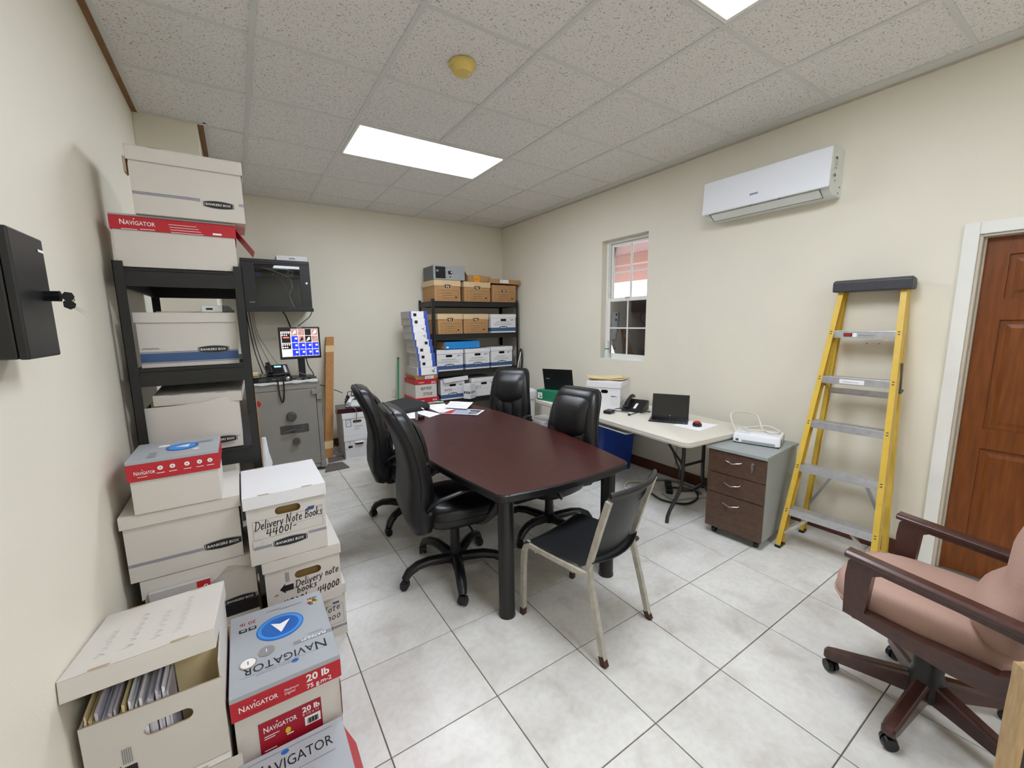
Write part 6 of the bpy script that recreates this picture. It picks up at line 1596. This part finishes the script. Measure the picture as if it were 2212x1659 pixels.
cable([(3.54, 2.42, .68), (3.55, 2.42, .4), (3.53, 2.42, .12)], .0025, CABLEG, 'thinnest cable hanging straight down behind the folding table')
t = thing('power_strip', 'black power strip lying on the floor under the folding table', 'power strip', (3.27, 2.30, 0), rad(40))
g = G(); g.box((-.12, -.03, 0), (.12, .03, .045)); g.build('casing', BLACKP, t, bevel=.006)
g = G(); [g.box((-.09 + .07 * k, -.022, .045), (-.05 + .07 * k, .022, .08)) for k in range(2)]; g.build('plug', BLACKP, t, bevel=.005)

# ================================================================== drawer pedestal + projector
ca = rad(-85.7)
t = thing('drawer_pedestal', 'grey drawer pedestal with three walnut drawer fronts', 'cabinet', (2.813, 1.658, 0), ca)
CW, CD, Z0, Z1 = .395, .541, .06, .676
g = G(); g.box((.004, .02, Z0), (CW - .004, CD - .004, Z1 - .022)); g.build('carcass', GREYL, t, bevel=.002)
g = G(); g.box((-.004, -.012, Z1 - .022), (CW + .004, CD, Z1)); g.build('top', GREYL, t, bevel=.002)
hz = [(.487, .648), (.335, .482), (Z0 + .004, .330)]
for k, (a, b) in enumerate(hz):
    g = G(); g.box((.004, 0, a), (CW - .004, .0195, b)); dr = g.build('drawer', WALN, t, bevel=.002)
    g = G(); zc = b - .055; x0 = CW * .46
    g.tube([(x0 - .055, .0, zc + .004), (x0 - .05, -.014, zc), (x0, -.024, zc - .012), (x0 + .05, -.014, zc), (x0 + .055, .0, zc + .004)], .0042, 8); g.build('handle', CHROME, dr, smooth=50)
g = G(); g.cyl((CW - .085, .0, .605), (CW - .085, -.006, .605), .011, .011, 14); lk = g.build('lock', CHROME, t, smooth=40)
g = G(); g.prism([(-.008, -.0), (-.012, -.02), (-.004, -.055), (.004, -.055), (.01, -.02), (.008, .0)], (CW - .085, -.012, .605), (1, 0, 0), (0, 0, 1), (0, -.002, 0)); g.box((CW - .087, -.012, .6), (CW - .083, -.004, .61)); g.build('key', CHROME, lk)
for x in (.05, CW - .05):
    for y in (.06, CD - .06):
        g = G(); g.cyl((x - .012, y, .024), (x + .012, y, .024), .024, .024, 14); g.box((x - .016, y - .016, .03), (x + .016, y + .016, .06)); g.build('caster', BLACKP, t, smooth=40)
t = thing('projector', 'white projector on the drawer pedestal', 'projector', (3.17, 1.485, Z1), rad(-73))
g = G(); rings = [[(x, y, z) for x, y in rrect(-.15 + i_, -.12 + i_, .15 - i_, .12 - i_, .02, 4)] for z, i_ in ((.006, .006), (.012, 0), (.06, 0), (.07, .004), (.074, .014))]
g.loft(rings); g.build('casing', ACW, t, smooth=35)
g = G(); g.box((-.145, -.115, 0), (.145, .115, .008)); g.build('base', BLACKP, t, bevel=.003)
dd = D((.1505, -.12, 0), (0, 1, 0), (0, 0, 1)); dd.poly([(.02, .018), (.09, .018), (.09, .058), (.02, .058)], 0); dd.rect(.165, .02, .225, .058, 0); dd.rect(.12, .03, .145, .036, 2); dd.build('lens_opening', [BLACKG, ACS, GREYP], t)
dd = D((-.15, -.1205, 0), (1, 0, 0), (0, 0, 1)); dd.rect(.02, .018, .04, .036, 0); dd.rect(.03, .052, .036, .055, 0); dd.rect(.06, .012, .27, .03, 1); dd.build('connector', [GREYD, STRB], t)
dd = D((-.15, -.12, .0745), (1, 0, 0), (0, 1, 0)); dd.rect(.03, .03, .1, .1, 0); dd.ell(.2, .15, .012, .012, 0); dd.build('buttons', ACS, t)
cable([(3.10, 1.62, .74), (3.16, 1.69, .86), (3.34, 1.60, .84), (3.25, 1.50, .76), (3.16, 1.40, .765), (3.26, 1.38, .76), (3.32, 1.50, .77), (3.18, 1.58, .765), (3.10, 1.52, .77), (3.2, 1.45, .765)], .006, MICW, 'white cable coiled on top of the projector')

# ================================================================== step ladder
t = thing('step_ladder', 'yellow fibreglass step ladder with aluminium steps leaning by the right wall', 'ladder', (3.025, .981, 0), rad(-87.1))
LH, wb, wt, dt, dr_ = 1.80, .507, .313, .452, .367
def lf(s, z): k = z / LH; return Vector((s * (wb + (wt - wb) * k) / 2, dt * k, z))
def lr(s, z): k = z / LH; return Vector((s * (wb * .92 + (wt - wb * .92) * k) / 2, dr_ + (dt + .05 - dr_) * k, z))
for fn, nm, dep, fw, sg in ((lf, 'front_rail', .075, .03, 1), (lr, 'rear_rail', .05, .026, -1)):
    for s in (-1, 1):
        a, b = fn(s, .012), fn(s, LH - .03)
        T_ = lambda p, dx, dy: (p.x + dx, p.y + dy, p.z)
        def rect_rail(g, x0, x1, y0, y1): g.hexa([T_(a, x0, y0), T_(a, x1, y0), T_(a, x1, y1), T_(a, x0, y1), T_(b, x0, y0), T_(b, x1, y0), T_(b, x1, y1), T_(b, x0, y1)])
        g = G()
        rect_rail(g, -fw / 2, fw / 2, 0 if sg > 0 else dep - .005, .005 if sg > 0 else dep)
        xo = (fw / 2 - .005) * s
        rect_rail(g, min(xo, xo + .005 * s), max(xo, xo + .005 * s), .004, dep - .004)
        rect_rail(g, -fw / 2, fw / 2, dep - .005 if sg > 0 else 0, dep if sg > 0 else .005)
        rl = g.build(nm, YELF, t)
        g = G(); p = fn(s, .02); g.box((p.x - fw / 2 - .003, p.y - .004, 0), (p.x + fw / 2 + .003, p.y + dep + .004, .018)); g.build('foot', BLACKP, rl)
        if sg > 0:
            g = G()
            for k in range(5):
                for q in (-.008, .008): p = fn(s, .266 + .305 * k + q); g.box((p.x - .006, p.y - .0015, p.z - .003), (p.x + .006, p.y + .001, p.z + .003))
            g.build('rivet', GREYD, rl)
for k in range(5):
    z = .266 + .305 * k
    a, b = lf(-1, z), lf(1, z); y = a.y
    g = G(); g.box((a.x + .004, y + .004, z - .036), (b.x - .004, y + .008, z + .012)); g.box((a.x + .004, y + .008, z + .008), (b.x - .004, y + .085, z + .012)); g.box((a.x + .004, y + .081, z - .02), (b.x - .004, y + .085, z + .008))
    st = g.build('step', ALUM, t, bevel=.0015)
    if k in (4, 3):
        dd = D((a.x, y + .0035, z - .036), (1, 0, 0), (0, 0, 1))
        if k == 4: dd.rect(.07, .01, .115, .032, 0); dd.rect(.075, .014, .11, .028, 2, 2); dd.rect(.118, .008, .14, .034, 1); dd.scribble(.15, .014, .08, .01, .002, 3)
        else: dd.rect(.11, .008, .24, .036, 1); dd.scribble(.13, .016, .08, .008, .0015, 3, 2)
        decal(dd, 'label', [SHAD, WHITEP, REDP, INKG], st)
for z in (.50, 1.08):
    a, b = lr(-1, z), lr(1, z); y = a.y
    g = G(); g.box((a.x, y + .01, z - .02), (b.x, y + .014, z + .02)); g.box((a.x, y + .0, z + .016), (b.x, y + .012, z + .02)); g.box((a.x, y + .0, z - .02), (b.x, y + .012, z - .016)); g.build('rear_bar', ALUM, t)
for s in (-1, 1):
    g = G(); a = lf(s, .10); b = lf(s * .42, .25); g.tube([(a.x - .01 * s, a.y + .03, a.z), (b.x, b.y + .04, b.z)], .009, 4, square=True); g.build('step_brace', STEELG, t)
    g = G(); a = lr(s, .22); b = lr(s * .4, .49); g.tube([(a.x - .01 * s, a.y + .01, a.z), (b.x, b.y + .01, b.z)], .008, 4, square=True); g.build('rear_brace', GREYP, t)
    g = G(); a = lf(s, 1.30); b = lr(s, 1.12); m0 = (a + b) / 2 + Vector((0, 0, -.10)); g.tube([(a.x + .02 * s, a.y + .05, a.z), (m0.x + .02 * s, m0.y + .02, m0.z), (b.x + .018 * s, b.y + .02, b.z)], .007, 4, square=True); g.build('spreader', GREYD, t)
g = G(); y0 = dt - .035
sec = [(-.012, .0), (.11, .0), (.115, .04), (.10, .07), (.02, .078), (-.014, .066)]
g.prism(sec, (-.20, y0, LH - .045), (0, 1, 0), (0, 0, 1), (.40, 0, 0)); g.build('top_cap', CAPB, t, bevel=.008)

# ================================================================== wooden swivel armchair in the foreground
t = thing('swivel_armchair', 'wooden swivel armchair with dusty pink cushions in the right foreground', 'chair', (2.175, .315, 0), rad(-1.3))
for s in (-1, 1):
    X0 = s * .277
    zt = lambda y: .681 - .099 * (.195 - y) * .9
    out = [(.20, .445), (.205, .60), (.20, .66), (.18, .685)] + [(y, zt(y)) for y in (.1, -.1, -.26, -.30)] + [(-.32, .60), (-.30, .45), (-.27, .40), (-.1, .40), (.1, .43)]
    inn = [(.135, .475), (.125, .63), (.10, .645), (-.1, .628), (-.245, .61), (-.235, .50), (-.2, .475), (0, .468)]
    g = G(); g.plate(out, [inn], (X0 - .022, 0, 0), (0, 1, 0), (0, 0, 1), back=(.044, 0, 0)); fr_ = g.build('arm_frame', WOODD, t, bevel=.008, bseg=3)
    g = G(); g.loft([[(X0 + dx, y, z_) for dx, z_ in ((-.032, zt(y) - .008), (.032, zt(y) - .008), (.034, zt(y) + .008), (.02, zt(y) + .016), (-.02, zt(y) + .016), (-.034, zt(y) + .008))] for y in (.212, .19, 0, -.2, -.31)]); g.build('arm_pad', WOODD, t, bevel=.004)
g = G(); rings = []
for z, k, f in ((.405, .86, .0), (.42, .97, .0), (.455, 1.0, .0), (.495, 1.0, .0), (.522, .95, .0), (.535, .8, 0), (.540, .5, 0)):
    rings.append(sup(0, .012, .248 * k, .285 * k, z, 28, 3.0))
g.loft(rings); st = g.build('seat_cushion', PINK, t, smooth=60)
g = G(); ring = sup(0, .012, .249, .286, .447, 36, 3.0); g.tube(ring + ring[:1], .005, 6); g.build('welt', PINK, st, smooth=60)
def backp(z, yf, yr, hw): return sup(0, (yf + yr) / 2, hw, (yf - yr) / 2, z, 24, 2.6)
g = G(); g.loft([backp(*p) for p in ((.505, -.16, -.25, .15), (.52, -.12, -.27, .235), (.57, -.085, -.285, .25), (.62, -.09, -.295, .25), (.66, -.125, -.30, .245), (.70, -.15, -.31, .24), (.74, -.155, -.32, .24), (.84, -.16, -.34, .24), (.95, -.19, -.355, .23), (1.02, -.22, -.36, .20), (1.04, -.25, -.34, .12))]); g.build('back_cushion', PINK, t, smooth=60)
g = G(); g.box((-.2, -.2, .375), (.2, .2, .408)); g.build('seat_board', WOODD, t, bevel=.004)
g = G(); g.cyl((0, 0, .13), (0, 0, .38), .028, .028, 16); g.lathe([(.0, .07), (.05, .075), (.06, .10), (.055, .17), (.046, .195), (.05, .235), (.04, .26), (.028, .262)], n=18); g.build('column', BLACKP, t, smooth=40)
g = G(); g.tube([(-.02, .03, .37), (-.05, .1, .30), (-.04, .15, .335)], .006, 6); g.build('tilt_lever', STEELG, t, smooth=50)
for k in range(5):
    a = rad(104 + 72 * k); c, s = cos(a), sin(a)
    g = G(); px_, py_ = -s, c
    rings = []
    for r, zb, zt_, hw in ((.03, .075, .165, .026), (.12, .072, .145, .025), (.22, .066, .122, .024), (.285, .062, .108, .024), (.315, .062, .10, .022), (.325, .066, .088, .016)):
        rings.append([(c * r + px_ * hw * e, s * r + py_ * hw * e, z) for e, z in ((-1, zb), (1, zb), (1, zt_ - .012), (.7, zt_), (-.7, zt_), (-1, zt_ - .012))])
    g.loft(rings); lg = g.build('base_leg', WOODD, t, bevel=.004)
    g = G(); q = a + .7; ex, ey = cos(q), sin(q); cx0, cy0 = c * .297, s * .297
    for e in (-1, 1): g.cyl((cx0 + ex * .004 * e, cy0 + ey * .004 * e, .026), (cx0 + ex * .022 * e, cy0 + ey * .022 * e, .026), .026, .023, 16)
    g.cyl((cx0, cy0, .03), (cx0, cy0, .066), .011, .011, 8); g.build('caster', BLACKP, lg, smooth=40)

# tan edged board at the bottom right corner
t = thing('upright_board', 'dark board with a fuzzy tan edge standing at the bottom right corner', 'board', (1.60, .07, 0), rad(-48))
g = G(); rnd = random.Random(2); rings = []
for k in range(13):
    z = .69 * k / 12; e = rnd.uniform(-.002, .002)
    rings.append([(-.004 + e, -.022, z), (.014, -.024, z), (.014, .022, z), (-.004 - e, .02, z)])
rings.append([(0.003, -.012, .70), (.012, -.014, .70), (.012, .01, .702), (.003, .008, .70)])
g.loft(rings); g.build('edge', FUZZ, t, smooth=30)
g = G(); g.box((.014, -.02, 0), (.30, .018, .665)); g.build('panel', DARKBD, t)
